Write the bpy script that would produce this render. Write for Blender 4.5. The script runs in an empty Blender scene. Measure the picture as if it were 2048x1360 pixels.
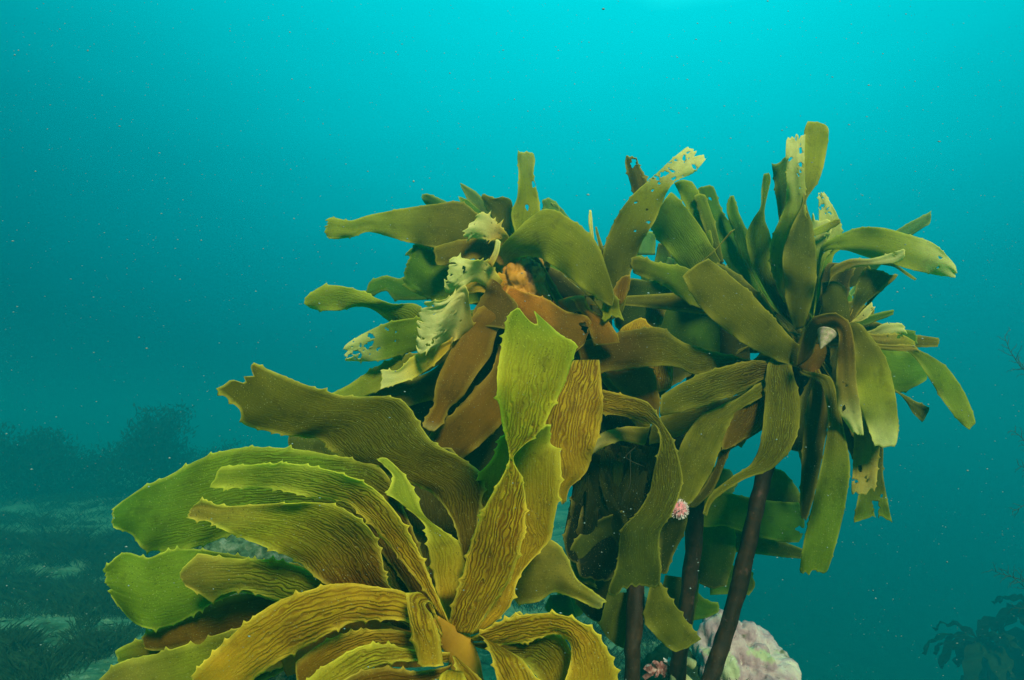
import bpy, bmesh, math, random
import numpy as np
from mathutils import Vector, noise as mnoise

SC = bpy.context.scene
COL = SC.collection
R = math.radians

# ------------------------------------------------------------------ camera
FPX, W0, H0 = 1334.0, 2048.0, 1360.0          # focal length in photo pixels
PITCH = R(7.3)
CAM_Z = 1.0
cam_d = bpy.data.cameras.new("camera")
cam_d.sensor_width = 36.0
cam_d.lens = 36.0 * FPX / W0
cam_d.clip_start = 0.02
cam_d.clip_end = 400.0
cam = bpy.data.objects.new("camera", cam_d)
cam.location = (0, 0, CAM_Z)
cam.rotation_euler = (R(90) + PITCH, 0, 0)
COL.objects.link(cam)
SC.camera = cam

# ------------------------------------------------------------------ water light (world)
world = bpy.data.worlds.new("World")
SC.world = world
world.use_nodes = True
wn = world.node_tree
wn.nodes.clear()
w_out = wn.nodes.new("ShaderNodeOutputWorld")
w_bg = wn.nodes.new("ShaderNodeBackground")
w_tc = wn.nodes.new("ShaderNodeTexCoord")
w_dot = wn.nodes.new("ShaderNodeVectorMath"); w_dot.operation = 'DOT_PRODUCT'
gl = Vector((0.13, 0.42, 0.90)).normalized()       # the water is brightest straight above, a little ahead
w_dot.inputs[1].default_value = gl
w_rmp = wn.nodes.new("ShaderNodeValToRGB")
w_map = wn.nodes.new("ShaderNodeMapRange")
w_map.inputs[1].default_value = -1.0
w_map.inputs[2].default_value = 1.0
er = w_rmp.color_ramp
er.interpolation = 'LINEAR'
stops = [(0.0, (0.0, 0.006, 0.008)), (0.50, (0.002, 0.040, 0.044)), (0.62, (0.002, 0.060, 0.068)), (0.70, (0.0, 0.105, 0.122)),
         (0.79, (0.0, 0.215, 0.245)), (0.88, (0.0, 0.41, 0.455)), (0.93, (0.0, 0.54, 0.59)), (1.0, (0.06, 1.9, 1.75))]  # last stop, overhead and unseen, raised as fill light on the kelp
er.elements[0].position = stops[0][0]; er.elements[0].color = (*stops[0][1], 1)
er.elements[1].position = stops[-1][0]; er.elements[1].color = (*stops[-1][1], 1)
for p, c in stops[1:-1]:
    e = er.elements.new(p); e.color = (*c, 1)
wn.links.new(w_tc.outputs["Generated"], w_dot.inputs[0])
wn.links.new(w_dot.outputs["Value"], w_map.inputs[0])
w_ns = wn.nodes.new("ShaderNodeTexNoise"); w_ns.inputs["Scale"].default_value = 3.2; w_ns.inputs["Detail"].default_value = 3.0
w_st = wn.nodes.new("ShaderNodeMapping"); w_st.inputs["Scale"].default_value = (1.0, 1.0, 3.0); w_st.inputs["Rotation"].default_value = (0.0, 0.25, 0.0)
wn.links.new(w_tc.outputs["Generated"], w_st.inputs[0]); wn.links.new(w_st.outputs[0], w_ns.inputs["Vector"])
w_add = wn.nodes.new("ShaderNodeMath"); w_add.operation = 'MULTIPLY_ADD'
w_add.inputs[1].default_value = 0.026; wn.links.new(w_ns.outputs["Fac"], w_add.inputs[0])
w_sub = wn.nodes.new("ShaderNodeMath"); w_sub.operation = 'SUBTRACT'; w_sub.inputs[1].default_value = 0.0145
wn.links.new(w_map.outputs[0], w_sub.inputs[0]); wn.links.new(w_sub.outputs[0], w_add.inputs[2])
wn.links.new(w_add.outputs[0], w_rmp.inputs[0])
wn.links.new(w_rmp.outputs[0], w_bg.inputs[0])
w_bg.inputs[1].default_value = 1.0
wn.links.new(w_bg.outputs[0], w_out.inputs[0])

# ------------------------------------------------------------------ sun lamp standing in for the camera strobe
sun_d = bpy.data.lights.new("sun", 'SUN')
sun_d.energy = 5.0
sun_d.angle = R(12.0)
sun_d.color = (1.0, 0.80, 0.58)
sun = bpy.data.objects.new("sun", sun_d)
SUN_DIR = Vector((-0.22, 0.80, -0.56)).normalized()
sun.rotation_euler = SUN_DIR.to_track_quat('-Z', 'Y').to_euler()
COL.objects.link(sun)

SC.view_settings.view_transform = 'Standard'
SC.view_settings.look = 'None'
SC.view_settings.exposure = 0.5
SC.view_settings.gamma = 1.0
SC.view_settings.use_curve_mapping = False
SC.render.engine = 'CYCLES'
SC.cycles.max_bounces = 8
SC.cycles.diffuse_bounces = 4
SC.cycles.transmission_bounces = 6
SC.cycles.transparent_max_bounces = 8
SC.cycles.volume_bounces = 1
SC.cycles.sample_clamp_indirect = 4.0

# ------------------------------------------------------------------ helpers
FWD = Vector((0, math.cos(PITCH), math.sin(PITCH)))
UPV = Vector((0, -math.sin(PITCH), math.cos(PITCH)))
RGT = Vector((1, 0, 0))
CAMP = Vector((0, 0, CAM_Z))
_F = np.array(FWD); _U = np.array(UPV); _C = np.array(CAMP); _R = np.array(RGT)

def at(x, y, d):
    """photo pixel and distance along the view axis -> world point"""
    return CAMP + RGT * ((x - 1024) / FPX * d) + UPV * (-(y - 680) / FPX * d) + FWD * d

def at_np(x, y, d):
    x = np.asarray(x, float); y = np.asarray(y, float); d = np.asarray(d, float)
    return (_C + ((x - 1024) / FPX * d)[..., None] * _R + (-(y - 680) / FPX * d)[..., None] * _U + d[..., None] * _F)

def tag(o, label=None, cat=None, group=None, kind=None):
    if label: o['label'] = label
    if cat: o['category'] = cat
    if group: o['group'] = group
    if kind: o['kind'] = kind
    return o

def empty(name, loc):
    o = bpy.data.objects.new(name, None)
    o.location = loc
    o.empty_display_size = 0.05
    COL.objects.link(o)
    return o

def link(name, me, mat, parent=None):
    o = bpy.data.objects.new(name, me)
    if mat is not None and not me.materials:
        me.materials.append(mat)
    COL.objects.link(o)
    if parent is not None:
        o.parent = parent
        o.location = -parent.location       # meshes are written in world space
    return o

def mesh_np(name, V, Fc, smooth=True):
    me = bpy.data.meshes.new(name)
    V = np.asarray(V, dtype=np.float32); Fc = np.asarray(Fc, dtype=np.int32)
    k = Fc.shape[1]
    me.vertices.add(len(V)); me.vertices.foreach_set("co", V.ravel())
    me.loops.add(Fc.size); me.loops.foreach_set("vertex_index", Fc.ravel())
    me.polygons.add(len(Fc))
    me.polygons.foreach_set("loop_start", np.arange(0, Fc.size, k, dtype=np.int32))
    me.polygons.foreach_set("loop_total", np.full(len(Fc), k, dtype=np.int32))
    me.polygons.foreach_set("use_smooth", np.full(len(Fc), smooth, dtype=bool))
    me.update(calc_edges=True)
    me.validate()
    return me

def add_attr(me, name, vals):
    a = me.attributes.new(name, 'FLOAT_COLOR', 'POINT')
    v = np.ones((len(me.vertices), 4), dtype=np.float32)
    v[:, :vals.shape[1]] = vals
    a.data.foreach_set("color", v.ravel())

class N:
    """tiny node-tree builder"""
    def __init__(s, name):
        s.m = bpy.data.materials.new(name); s.m.use_nodes = True
        s.t = s.m.node_tree; s.t.nodes.clear()
        s.out = s.t.nodes.new("ShaderNodeOutputMaterial")
    def new(s, kind, **kw):
        n = s.t.nodes.new("ShaderNode" + kind)
        for k, v in kw.items(): setattr(n, k, v)
        return n
    def l(s, a, b): s.t.links.new(a, b)
    def val(s, inp, v):
        if hasattr(v, "is_output") or isinstance(v, bpy.types.NodeSocket): s.l(v, inp)
        else: inp.default_value = v
    def math(s, op, a, b=0.0, c=0.0, clamp=False):
        n = s.new("Math", operation=op); n.use_clamp = clamp
        for i, v in enumerate((a, b, c)): s.val(n.inputs[i], v)
        return n.outputs[0]
    def mix(s, fac, a, b, blend='MIX'):
        n = s.new("Mix", data_type='RGBA', blend_type=blend)
        s.val(n.inputs[0], fac); s.val(n.inputs[6], a); s.val(n.inputs[7], b)
        return n.outputs[2]
    def noise(s, vec, scale, detail=3.0, rough=0.55, dist=0.0):
        n = s.new("TexNoise")
        if vec is not None: s.l(vec, n.inputs["Vector"])
        n.inputs["Scale"].default_value = scale; n.inputs["Detail"].default_value = detail
        n.inputs["Roughness"].default_value = rough; n.inputs["Distortion"].default_value = dist
        return n.outputs["Fac"]
    def rng(s, v, a, b, c=0.0, d=1.0):
        n = s.new("MapRange"); s.val(n.inputs[0], v)
        for i, x in enumerate((a, b, c, d)): n.inputs[i + 1].default_value = x
        return n.outputs[0]
    def mapping(s, vec, scale=(1, 1, 1), loc=(0, 0, 0)):
        n = s.new("Mapping"); s.l(vec, n.inputs[0])
        n.inputs["Scale"].default_value = scale; n.inputs["Location"].default_value = loc
        return n.outputs[0]

def c4(c): return (c[0], c[1], c[2], 1.0)

# ------------------------------------------------------------------ materials
def kelp_material():
    n = N("kelp_blade")
    uv = n.new("UVMap").outputs[0]
    ca = n.new("Attribute", attribute_name="tint").outputs["Color"]
    fx = n.new("Attribute", attribute_name="fx").outputs["Color"]
    sep = n.new("SeparateColor"); n.l(fx, sep.inputs[0])
    ridge, pale, edge = sep.outputs[0], sep.outputs[1], sep.outputs[2]
    geo = n.new("NewGeometry").outputs["Position"]
    sx = n.new("SeparateXYZ"); n.l(uv, sx.inputs[0])
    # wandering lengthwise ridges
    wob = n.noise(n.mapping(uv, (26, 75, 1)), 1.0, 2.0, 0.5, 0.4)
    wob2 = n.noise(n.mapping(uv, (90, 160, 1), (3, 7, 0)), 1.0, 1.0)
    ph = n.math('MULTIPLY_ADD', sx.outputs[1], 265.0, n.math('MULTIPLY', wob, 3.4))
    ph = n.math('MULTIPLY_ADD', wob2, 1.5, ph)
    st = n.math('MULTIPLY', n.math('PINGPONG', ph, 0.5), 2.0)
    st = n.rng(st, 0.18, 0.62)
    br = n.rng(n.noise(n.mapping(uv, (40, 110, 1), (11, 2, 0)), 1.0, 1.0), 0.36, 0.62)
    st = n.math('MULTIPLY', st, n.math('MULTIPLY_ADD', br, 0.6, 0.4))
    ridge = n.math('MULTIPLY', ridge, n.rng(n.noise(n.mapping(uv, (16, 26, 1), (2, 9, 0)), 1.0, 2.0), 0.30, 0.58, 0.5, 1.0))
    big = n.noise(geo, 16.0, 3.0)
    fine = n.noise(geo, 900.0, 2.0)
    base = n.mix(n.rng(big, 0.32, 0.68, 0.0, 0.7), ca, n.mix(1.0, ca, (0.66, 0.72, 0.62, 1), 'MULTIPLY'))
    mid = n.noise(geo, 85.0, 3.0, 0.6)
    base = n.mix(n.rng(mid, 0.35, 0.7, 0.0, 0.5), base, n.mix(1.0, base, (1.28, 1.18, 1.0, 1), 'MULTIPLY'))
    strk = n.noise(n.mapping(uv, (14, 420, 1), (5, 1, 0)), 1.0, 2.0)
    base = n.mix(n.rng(strk, 0.35, 0.7, 0.0, 0.55), base, n.mix(1.0, base, (1.30, 1.26, 1.0, 1), 'MULTIPLY'))
    base = n.mix(n.rng(fine, 0.40, 0.75, 0.0, 0.5), base, n.mix(1.0, base, (0.62, 0.62, 0.6, 1), 'MULTIPLY'))
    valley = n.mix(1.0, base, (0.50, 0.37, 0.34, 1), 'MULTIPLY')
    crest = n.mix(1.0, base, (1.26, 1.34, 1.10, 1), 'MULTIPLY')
    rc = n.mix(st, valley, crest)  # grooves darkened, crests lightened: tissue tone plus ridge shading put into colour
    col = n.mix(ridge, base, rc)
    # old white-green specks and pits
    vor = n.new("TexVoronoi"); n.l(geo, vor.inputs["Vector"]); vor.inputs["Scale"].default_value = 210.0
    spk = n.math('LESS_THAN', vor.outputs["Distance"], 0.12)
    spk = n.math('MULTIPLY', spk, n.math('GREATER_THAN', n.noise(geo, 45.0, 1.0), 0.5))
    col = n.mix(n.math('MULTIPLY', spk, 0.7), col, (0.42, 0.45, 0.22, 1))
    vor3 = n.new("TexVoronoi"); n.l(geo, vor3.inputs["Vector"]); vor3.inputs["Scale"].default_value = 330.0
    silt = n.math('MULTIPLY', n.rng(vor3.outputs["Distance"], 0.10, 0.26, 1.0, 0.0), n.rng(n.noise(geo, 28.0, 3.0), 0.36, 0.62, 0.08, 0.9))
    col = n.mix(silt, col, n.mix(0.5, n.mix(1.0, ca, (2.0, 2.0, 2.0, 1), 'MULTIPLY'), (0.28, 0.30, 0.08, 1)))
    blot = n.rng(n.noise(geo, 36.0, 4.0, 0.65), 0.58, 0.66, 0.0, 0.45)
    col = n.mix(blot, col, n.mix(1.0, col, (0.52, 0.50, 0.55, 1), 'MULTIPLY'))
    vor2 = n.new("TexVoronoi"); n.l(geo, vor2.inputs["Vector"]); vor2.inputs["Scale"].default_value = 240.0
    pit = n.math('MULTIPLY', n.math('LESS_THAN', vor2.outputs["Distance"], 0.16), n.math('GREATER_THAN', n.noise(geo, 30.0, 1.0), 0.52))
    col = n.mix(n.math('MULTIPLY', pit, 0.55), col, (0.03, 0.03, 0.008, 1))
    # bleached, dying tissue
    pn = n.noise(geo, 70.0, 3.0)
    pf = n.math('MULTIPLY', pale, n.rng(pn, 0.25, 0.6, 0.55, 1.0), clamp=True)
    col = n.mix(pf, col, n.mix(pn, (0.62, 0.66, 0.24, 1), (0.88, 0.83, 0.33, 1)))
    # thin pale margin
    eg = n.math('MULTIPLY', edge, n.rng(n.noise(geo, 130.0, 1.0), 0.25, 0.6, 0.65, 1.0))
    col = n.mix(n.math('MULTIPLY', eg, 0.95), col, n.mix(0.6, n.mix(1.0, ca, (2.0, 2.0, 1.6, 1), 'MULTIPLY'), (0.85, 0.72, 0.10, 1)))
    bmp = n.new("Bump"); bmp.inputs["Distance"].default_value = 0.0024
    hgt = n.math('MULTIPLY_ADD', n.noise(geo, 420.0, 3.0), 0.22, n.math('MULTIPLY', st, ridge))
    hgt = n.math('MULTIPLY_ADD', n.noise(geo, 60.0, 2.0), 0.15, hgt)
    n.l(hgt, bmp.inputs["Height"]); bmp.inputs["Strength"].default_value = 0.8
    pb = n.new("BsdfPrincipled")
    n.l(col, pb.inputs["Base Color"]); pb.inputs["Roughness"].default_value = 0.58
    pb.inputs["Specular IOR Level"].default_value = 0.035
    n.l(bmp.outputs[0], pb.inputs["Normal"])
    tr = n.new("BsdfTranslucent")
    tcol = n.mix(1.0, col, n.mix(pf, (1.35, 1.62, 0.62, 1), (0.84, 0.86, 0.62, 1)), 'MULTIPLY')
    n.l(tcol, tr.inputs[0]); n.l(bmp.outputs[0], tr.inputs["Normal"])
    mx = n.new("MixShader"); mx.inputs[0].default_value = 0.48
    n.l(pb.outputs[0], mx.inputs[1]); n.l(tr.outputs[0], mx.inputs[2])
    n.l(mx.outputs[0], n.out.inputs[0])
    return n.m

def noisy_material(name, cols, scale, rough=0.8, bump=0.004, detail=6.0, spots=None, bscale=None):
    """cols: list of (position, colour) for a ramp driven by noise"""
    n = N(name)
    geo = n.new("NewGeometry").outputs["Position"]
    f = n.noise(geo, scale, detail, 0.6, 0.3)
    rp = n.new("ValToRGB"); n.l(f, rp.inputs[0])
    e = rp.color_ramp.elements
    e[0].position, e[0].color = cols[0][0], c4(cols[0][1])
    e[1].position, e[1].color = cols[-1][0], c4(cols[-1][1])
    for p, c in cols[1:-1]:
        k = e.new(p); k.color = c4(c)
    col = rp.outputs[0]
    if spots:
        for sc_, th, c, amt in spots:
            m = n.rng(n.noise(n.mapping(geo, (1, 1, 1), (sc_ * .37, sc_ * .11, 1.7)), sc_, 4.0, 0.6), th, th + 0.07, 0.0, amt)
            col = n.mix(m, col, c4(c))
    pb = n.new("BsdfPrincipled"); n.l(col, pb.inputs["Base Color"])
    pb.inputs["Roughness"].default_value = rough; pb.inputs["Specular IOR Level"].default_value = 0.12
    b = n.new("Bump"); b.inputs["Distance"].default_value = bump; b.inputs["Strength"].default_value = 0.9
    n.l(n.noise(geo, bscale or scale * 3, 5.0, 0.65), b.inputs["Height"]); n.l(b.outputs[0], pb.inputs["Normal"])
    n.l(pb.outputs[0], n.out.inputs[0])
    return n.m

M_KELP = kelp_material()
M_STIPE = noisy_material("kelp_stipe", [(0.3, (0.010, 0.006, 0.0025)), (0.55, (0.026, 0.013, 0.005)), (0.75, (0.055, 0.027, 0.010))], 60, 0.6, 0.0012,
                         spots=[(260, 0.64, (0.10, 0.07, 0.04), 0.7), (45, 0.62, (0.10, 0.045, 0.035), 0.6)])
M_HUB = noisy_material("kelp_meristem", [(0.3, (0.30, 0.125, 0.010)), (0.55, (0.46, 0.21, 0.018)), (0.8, (0.52, 0.33, 0.07))], 28, 0.5, 0.001,
                       spots=[(24, 0.58, (0.045, 0.022, 0.012), 0.9)])
M_HUB2 = noisy_material("kelp_growing_point", [(0.3, (0.26, 0.125, 0.008)), (0.55, (0.38, 0.20, 0.012)), (0.8, (0.44, 0.26, 0.025))], 22, 0.6, 0.0008)
M_SAND = noisy_material("seabed", [(0.32, (0.014, 0.040, 0.016)), (0.43, (0.055, 0.115, 0.050)), (0.58, (0.15, 0.22, 0.115))], 2.6, 0.9, 0.02, 8.0,
                        spots=[(30, 0.56, (0.20, 0.26, 0.16), 0.7), (70, 0.60, (0.04, 0.06, 0.035), 0.7)], bscale=28)
M_TURF = noisy_material("algal_turf", [(0.3, (0.008, 0.024, 0.010)), (0.6, (0.020, 0.048, 0.018)), (0.8, (0.045, 0.080, 0.03))], 30, 0.9, 0.003)
M_ROCK = noisy_material("coralline_crust", [(0.30, (0.17, 0.10, 0.11)), (0.43, (0.34, 0.21, 0.21)), (0.54, (0.46, 0.33, 0.29)), (0.68, (0.55, 0.48, 0.33))], 22, 0.85, 0.006, 8.0,
                        spots=[(15, 0.56, (0.36, 0.42, 0.18), 0.75), (21, 0.60, (0.06, 0.075, 0.022), 0.9), (60, 0.62, (0.60, 0.54, 0.42), 0.7), (110, 0.62, (0.05, 0.03, 0.03), 0.6)], bscale=55)
M_ROCK2 = noisy_material("turf_rock", [(0.34, (0.012, 0.030, 0.012)), (0.5, (0.06, 0.11, 0.05)), (0.66, (0.20, 0.22, 0.14))], 45, 0.9, 0.006, 8.0,
                         spots=[(26, 0.62, (0.30, 0.17, 0.17), 0.6)], bscale=90)
M_PINK = noisy_material("pink_tissue", [(0.3, (0.50, 0.12, 0.14)), (0.6, (0.72, 0.28, 0.28)), (0.8, (0.80, 0.50, 0.44))], 160, 0.6, 0.0008)
M_CORAL = noisy_material("coralline_branch", [(0.35, (0.12, 0.05, 0.04)), (0.5, (0.34, 0.11, 0.09)), (0.65, (0.55, 0.36, 0.30))], 120, 0.8, 0.001)
M_TENT = noisy_material("pale_tentacle", [(0.3, (0.55, 0.44, 0.40)), (0.7, (0.75, 0.68, 0.60))], 200, 0.6, 0.0004)
M_SHELL = noisy_material("shell", [(0.3, (0.22, 0.19, 0.08)), (0.5, (0.36, 0.31, 0.17)), (0.7, (0.46, 0.27, 0.25))], 190, 0.6, 0.0008,
                         spots=[(420, 0.6, (0.62, 0.25, 0.30), 0.7)])
M_FINGER = noisy_material("holdfast_root", [(0.3, (0.30, 0.28, 0.10)), (0.7, (0.52, 0.48, 0.22))], 90, 0.7, 0.001)
M_DARKWEED = noisy_material("red_weed", [(0.3, (0.018, 0.020, 0.009)), (0.7, (0.05, 0.05, 0.02))], 40, 0.8, 0.001)
M_FAR = noisy_material("far_weed", [(0.3, (0.006, 0.014, 0.008)), (0.7, (0.014, 0.026, 0.012))], 9, 0.9, 0.0)
M_SNOW = noisy_material("particles", [(0.3, (0.10, 0.18, 0.17)), (0.7, (0.30, 0.38, 0.35))], 3.0, 0.9, 0.0)

# ------------------------------------------------------------------ seabed
def ground_h(x, y):
    h = 0.16 * mnoise.noise(Vector((x * 0.35, y * 0.35, 0.0))) + 0.09 * mnoise.noise(Vector((x * 1.1, y * 1.1, 3.0))) + 0.045 * mnoise.noise(Vector((x * 3.7, y * 3.7, 8.0)))
    h += 0.016 * mnoise.noise(Vector((x * 13, y * 13, 5.0)))
    m = math.exp(-(((x - 0.25) / 0.95) ** 2 + ((y - 1.25) / 0.75) ** 2))
    q_ = max(0.0, min(1.0, (x - 0.75) / 1.6)); h -= 6.0 * q_ * q_ * (3 - 2 * q_)
    h += 0.42 * m * (1 + 0.35 * mnoise.noise(Vector((x * 4, y * 4, 2.0))))
    return h

def build_ground():
    gs = []
    t = np.linspace(-1, 1, 361)
    s = np.sign(t) * (np.abs(t) ** 3.2) * 60 + t * 3.0
    X, Y = np.meshgrid(s, s + 2.0, indexing='ij')
    Z = np.array([[ground_h(float(X[i, j]), float(Y[i, j])) for j in range(361)] for i in range(361)])
    V = np.stack([X, Y, Z], -1).reshape(-1, 3)
    I = np.arange(361 * 361).reshape(361, 361)
    Fc = np.stack([I[:-1, :-1], I[1:, :-1], I[1:, 1:], I[:-1, 1:]], -1).reshape(-1, 4)
    o = link("seabed", mesh_np("seabed", V, Fc), M_SAND)
    tag(o, "rubble and sand seabed patched with dark algae", "seabed", kind='structure')
build_ground()

def build_haze():
    bm = bmesh.new()
    bmesh.ops.create_cube(bm, size=1.0)
    me = bpy.data.meshes.new("haze")
    bm.to_mesh(me); bm.free()
    n = N("water_haze")
    pv = n.new("VolumePrincipled")
    D = 0.50
    pv.inputs["Density"].default_value = D
    pv.inputs["Color"].default_value = (0.003, 0.110, 0.122, 1)
    pv.inputs["Absorption Color"].default_value = (0.40, 0.78, 0.80, 1)
    pv.inputs["Anisotropy"].default_value = 0.55
    n.l(pv.outputs[0], n.out.inputs["Volume"])
    o = link("haze", me, n.m)
    o.location = (0, 2, -2.6)
    o.scale = (140, 140, 9.2)
    tag(o, "blue green sea water full of haze", "water", kind='stuff')
build_haze()

# ------------------------------------------------------------------ kelp blades
PAL = {  # tints carry strobe falloff too: brighter on the front plant, duller behind
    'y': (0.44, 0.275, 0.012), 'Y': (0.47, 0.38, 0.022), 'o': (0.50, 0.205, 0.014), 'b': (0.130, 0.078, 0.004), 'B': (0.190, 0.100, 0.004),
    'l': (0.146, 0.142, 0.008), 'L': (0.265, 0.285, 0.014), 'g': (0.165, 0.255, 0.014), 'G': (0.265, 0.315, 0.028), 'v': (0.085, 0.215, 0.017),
    'd': (0.055, 0.062, 0.009), 'k': (0.014, 0.015, 0.005), 't': (0.30, 0.235, 0.038), 'p': (0.55, 0.54, 0.24), 'e': (0.095, 0.118, 0.012),  # k: near-black, for shade painted into blades under the crowns
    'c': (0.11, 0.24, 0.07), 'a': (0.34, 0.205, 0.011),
}
KS = 0.0
HUB = {}
TOPS = {}
rs = random.Random(7)

def cr(P, s):
    """Catmull-Rom through P (K,m) at parameters s (in stations)"""
    K = len(P)
    i = np.clip(np.floor(s).astype(int), 0, K - 2)
    f = (s - i)[:, None]
    p1 = P[i]; p2 = P[i + 1]
    p0 = np.where((i > 0)[:, None], P[np.maximum(i - 1, 0)], 2 * p1 - p2)
    p3 = np.where((i < K - 2)[:, None], P[np.minimum(i + 2, K - 1)], 2 * p2 - p1)
    # damped tangents keep narrow twists from overshooting
    m1 = 0.42 * (p2 - p0); m2 = 0.42 * (p3 - p1)
    f2 = f * f; f3 = f2 * f
    return (2 * f3 - 3 * f2 + 1) * p1 + (f3 - 2 * f2 + f) * m1 + (-2 * f3 + 3 * f2) * p2 + (f3 - f2) * m2

def smooth01(x): 
    x = np.clip(x, 0, 1); return x * x * (3 - 2 * x)

def blade(plant, cols, dep, st, ridge=0.0, pale=0.0, rag=7.0, holes=0, teeth=1.0, bulge=0.07, tilt=0.28, join=True,
          hole=(), name="blade", label=None, ruffle=0.0065, thick=0.0012, palefrom=0.45, notch=0.0, rim=True, prof=None):
    teeth *= {'F': .85, 'M': .55, 'R': .38, 'B': .35}[plant]
    parent = TOPS[plant]
    S = np.array([[float(v) for v in q.split()] for q in st.split(',')])
    K = len(S)
    dep = np.atleast_1d(np.array(dep, float))
    D = np.interp(np.linspace(0, 1, K), np.linspace(0, 1, len(dep)), dep) if len(dep) > 1 else np.full(K, dep[0])
    P = np.concatenate([S, D[:, None]], 1)               # xa ya xb yb d
    nj = 0
    if join and plant in HUB:
        hx, hy, hd = HUB[plant]
        mid = (P[0, :2] + P[0, 2:4]) / 2
        v = np.array([hx, hy]) - mid
        L = np.hypot(*v)
        if L > 45:
            hw = (P[0, 2:4] - P[0, :2]) / 2
            def stn(f, w, d):
                c = mid + v * f
                return np.array([*(c - hw * w), *(c + hw * w), d])
            dm = max(hd, P[0, 4]) + 0.05
            P = np.vstack([stn(1.0, 0.18, hd + 0.02), stn(0.5, 0.35, dm), P]); nj = 2
    K = len(P)
    # even spacing along the centre line
    fs = np.linspace(0, K - 1, (K - 1) * 16 + 1)
    Q = cr(P, fs)
    cx = (Q[:, 0] + Q[:, 2]) / 2; cy = (Q[:, 1] + Q[:, 3]) / 2
    aL = (np.hypot(np.diff(Q[:, 0]), np.diff(Q[:, 1])) + np.hypot(np.diff(Q[:, 2]), np.diff(Q[:, 3]))) / 2
    al = np.concatenate([[0], np.cumsum(aL)])
    L = max(al[-1], 1.0)
    wid = np.hypot(Q[:, 0] - Q[:, 2], Q[:, 1] - Q[:, 3])
    wmax = wid.max()
    fine = rag > 12 or holes or len(hole)
    step = 3.0 if fine else 5.0
    NU = int(min(max(L / step, 10), 200))
    NV = int(min(max(wmax / (3.2 if fine else 11.0), 6), 48))
    e1 = min(2.6 / max(wmax, 8), 0.1)
    vv = np.concatenate([[0], np.linspace(e1, 1 - e1, NV), [1]])
    NV = len(vv)
    r = random.Random(rs.random())
    # ragged tip: each column is cut short by its own amount
    cut = np.zeros(NV)
    ph = r.random() * 50
    for j, v in enumerate(vv):
        a = mnoise.noise(Vector((v * wmax / 26.0, ph, 0))) * 0.5 + 0.5
        b = mnoise.noise(Vector((v * wmax / 9.0, ph, 7))) * 0.5 + 0.5
        cut[j] = rag * (0.9 * a + 0.9 * b) + notch * math.sin(math.pi * v)
        if prof: cut[j] = np.interp(v, [a_ for a_, _ in prof], [c_ for _, c_ in prof]) + 0.35 * rag * (a + b - 1)
    if not prof: cut += (.16 if plant == 'B' else .05) * min(wid[-1], 70) * np.abs(2 * vv - 1) ** 2.2
    cut = np.clip(cut / L, 0, 0.45)
    sj0 = al[nj * 16] / L if nj else 0.0
    u = np.linspace(0, 1, NU)
    f0 = 1 - min(3.0 * cut.max() + 0.04, 0.6)
    UU = u[:, None] - cut[None, :] * smooth01((u[:, None] - f0) / (1 - f0))
    SS = np.interp(UU.ravel() * L, al, fs)
    E = cr(P, SS).reshape(NU, NV, 5)
    VV = np.broadcast_to(vv[None, :], (NU, NV))
    # spines and small irregularities along both margins
    px = E[..., 0] + (E[..., 2] - E[..., 0]) * VV
    py = E[..., 1] + (E[..., 3] - E[..., 1]) * VV
    wx = E[:, 0, 2] - E[:, 0, 0]; wy = E[:, 0, 3] - E[:, 0, 1]
    wl = np.hypot(wx, wy) + 1e-6
    for side in (0, 1):
        amp = np.zeros(NU)
        k = r.randint(4, 9)
        while k < NU - 2:
            h = r.choice((1.5, 2, 3, 5, 7, 9, 11)) * teeth
            amp[k] += h; 
            if k + 1 < NU: amp[k + 1] += h * 0.2
            amp[k - 1] += h * 0.2
            k += max(2, int(r.choice((12, 20, 32, 48)) / (L / NU) * 1.1))
        pp = r.random() * 90
        for i in range(NU):
            amp[i] += teeth * (1.5 * mnoise.noise(Vector((i * L / NU / 30.0, pp, 0))) + 0.9 * mnoise.noise(Vector((i * L / NU / 9.0, pp, 4))))
        amp *= np.clip(wl / 30.0, 0, 1) * (np.linspace(0, 1, NU) > sj0)
        col = 0 if side == 0 else NV - 1
        sg = -1 if side == 0 else 1
        px[:, col] += sg * wx / wl * amp; py[:, col] += sg * wy / wl * amp
        c2 = 1 if side == 0 else NV - 2
        px[:, c2] += sg * wx / wl * amp * 0.55; py[:, c2] += sg * wy / wl * amp * 0.55
    # holes
    keep = np.ones((NU - 1, NV - 1), bool)
    hl = [(x, y, q) for x, y, q in hole]
    for _ in range(holes * 3):
        uu = 1 - abs(r.gauss(0, 0.17)) - 0.01; v = r.uniform(0.08, 0.92)
        i = int(np.clip(uu, 0.2, 0.985) * (NU - 1)); j = int(v * (NV - 1))
        q_ = (px[i, j], py[i, j], r.choice((2.0, 2.4, 2.8, 3.4, 4.2, 5.5)) * (1.0 if uu > 0.8 else 0.7))
        if all(math.hypot(q_[0] - a_, q_[1] - b_) > q_[2] + c_ + 2.2 for a_, b_, c_ in hl): hl.append(q_)
    for hx, hy, hr in hl:
        dx = px - hx; dy = py - hy
        ang = np.arctan2(dy, dx)
        rr = hr * (1 + 0.34 * np.sin(2 * ang + hx) + 0.22 * np.sin(5 * ang + hy))
        dd = np.hypot(dx, dy) + 1e-6
        ins = dd < rr
        kill = ins[:-1, :-1] & ins[1:, :-1] & ins[1:, 1:] & ins[:-1, 1:]
        keep &= ~kill
        px = np.where(ins, hx + dx / dd * rr, px); py = np.where(ins, hy + dy / dd * rr, py)
    # depth: tilt, cross curvature, ruffled margins
    d = E[..., 4].copy()
    wm = (wl[:, None] * d / FPX)
    q = 2 * VV - 1
    t1, t2 = r.uniform(0, 6.28), r.uniform(2.0, 4.5)
    tl = tilt * np.sin(t1 + t2 * u)[:, None]
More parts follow.
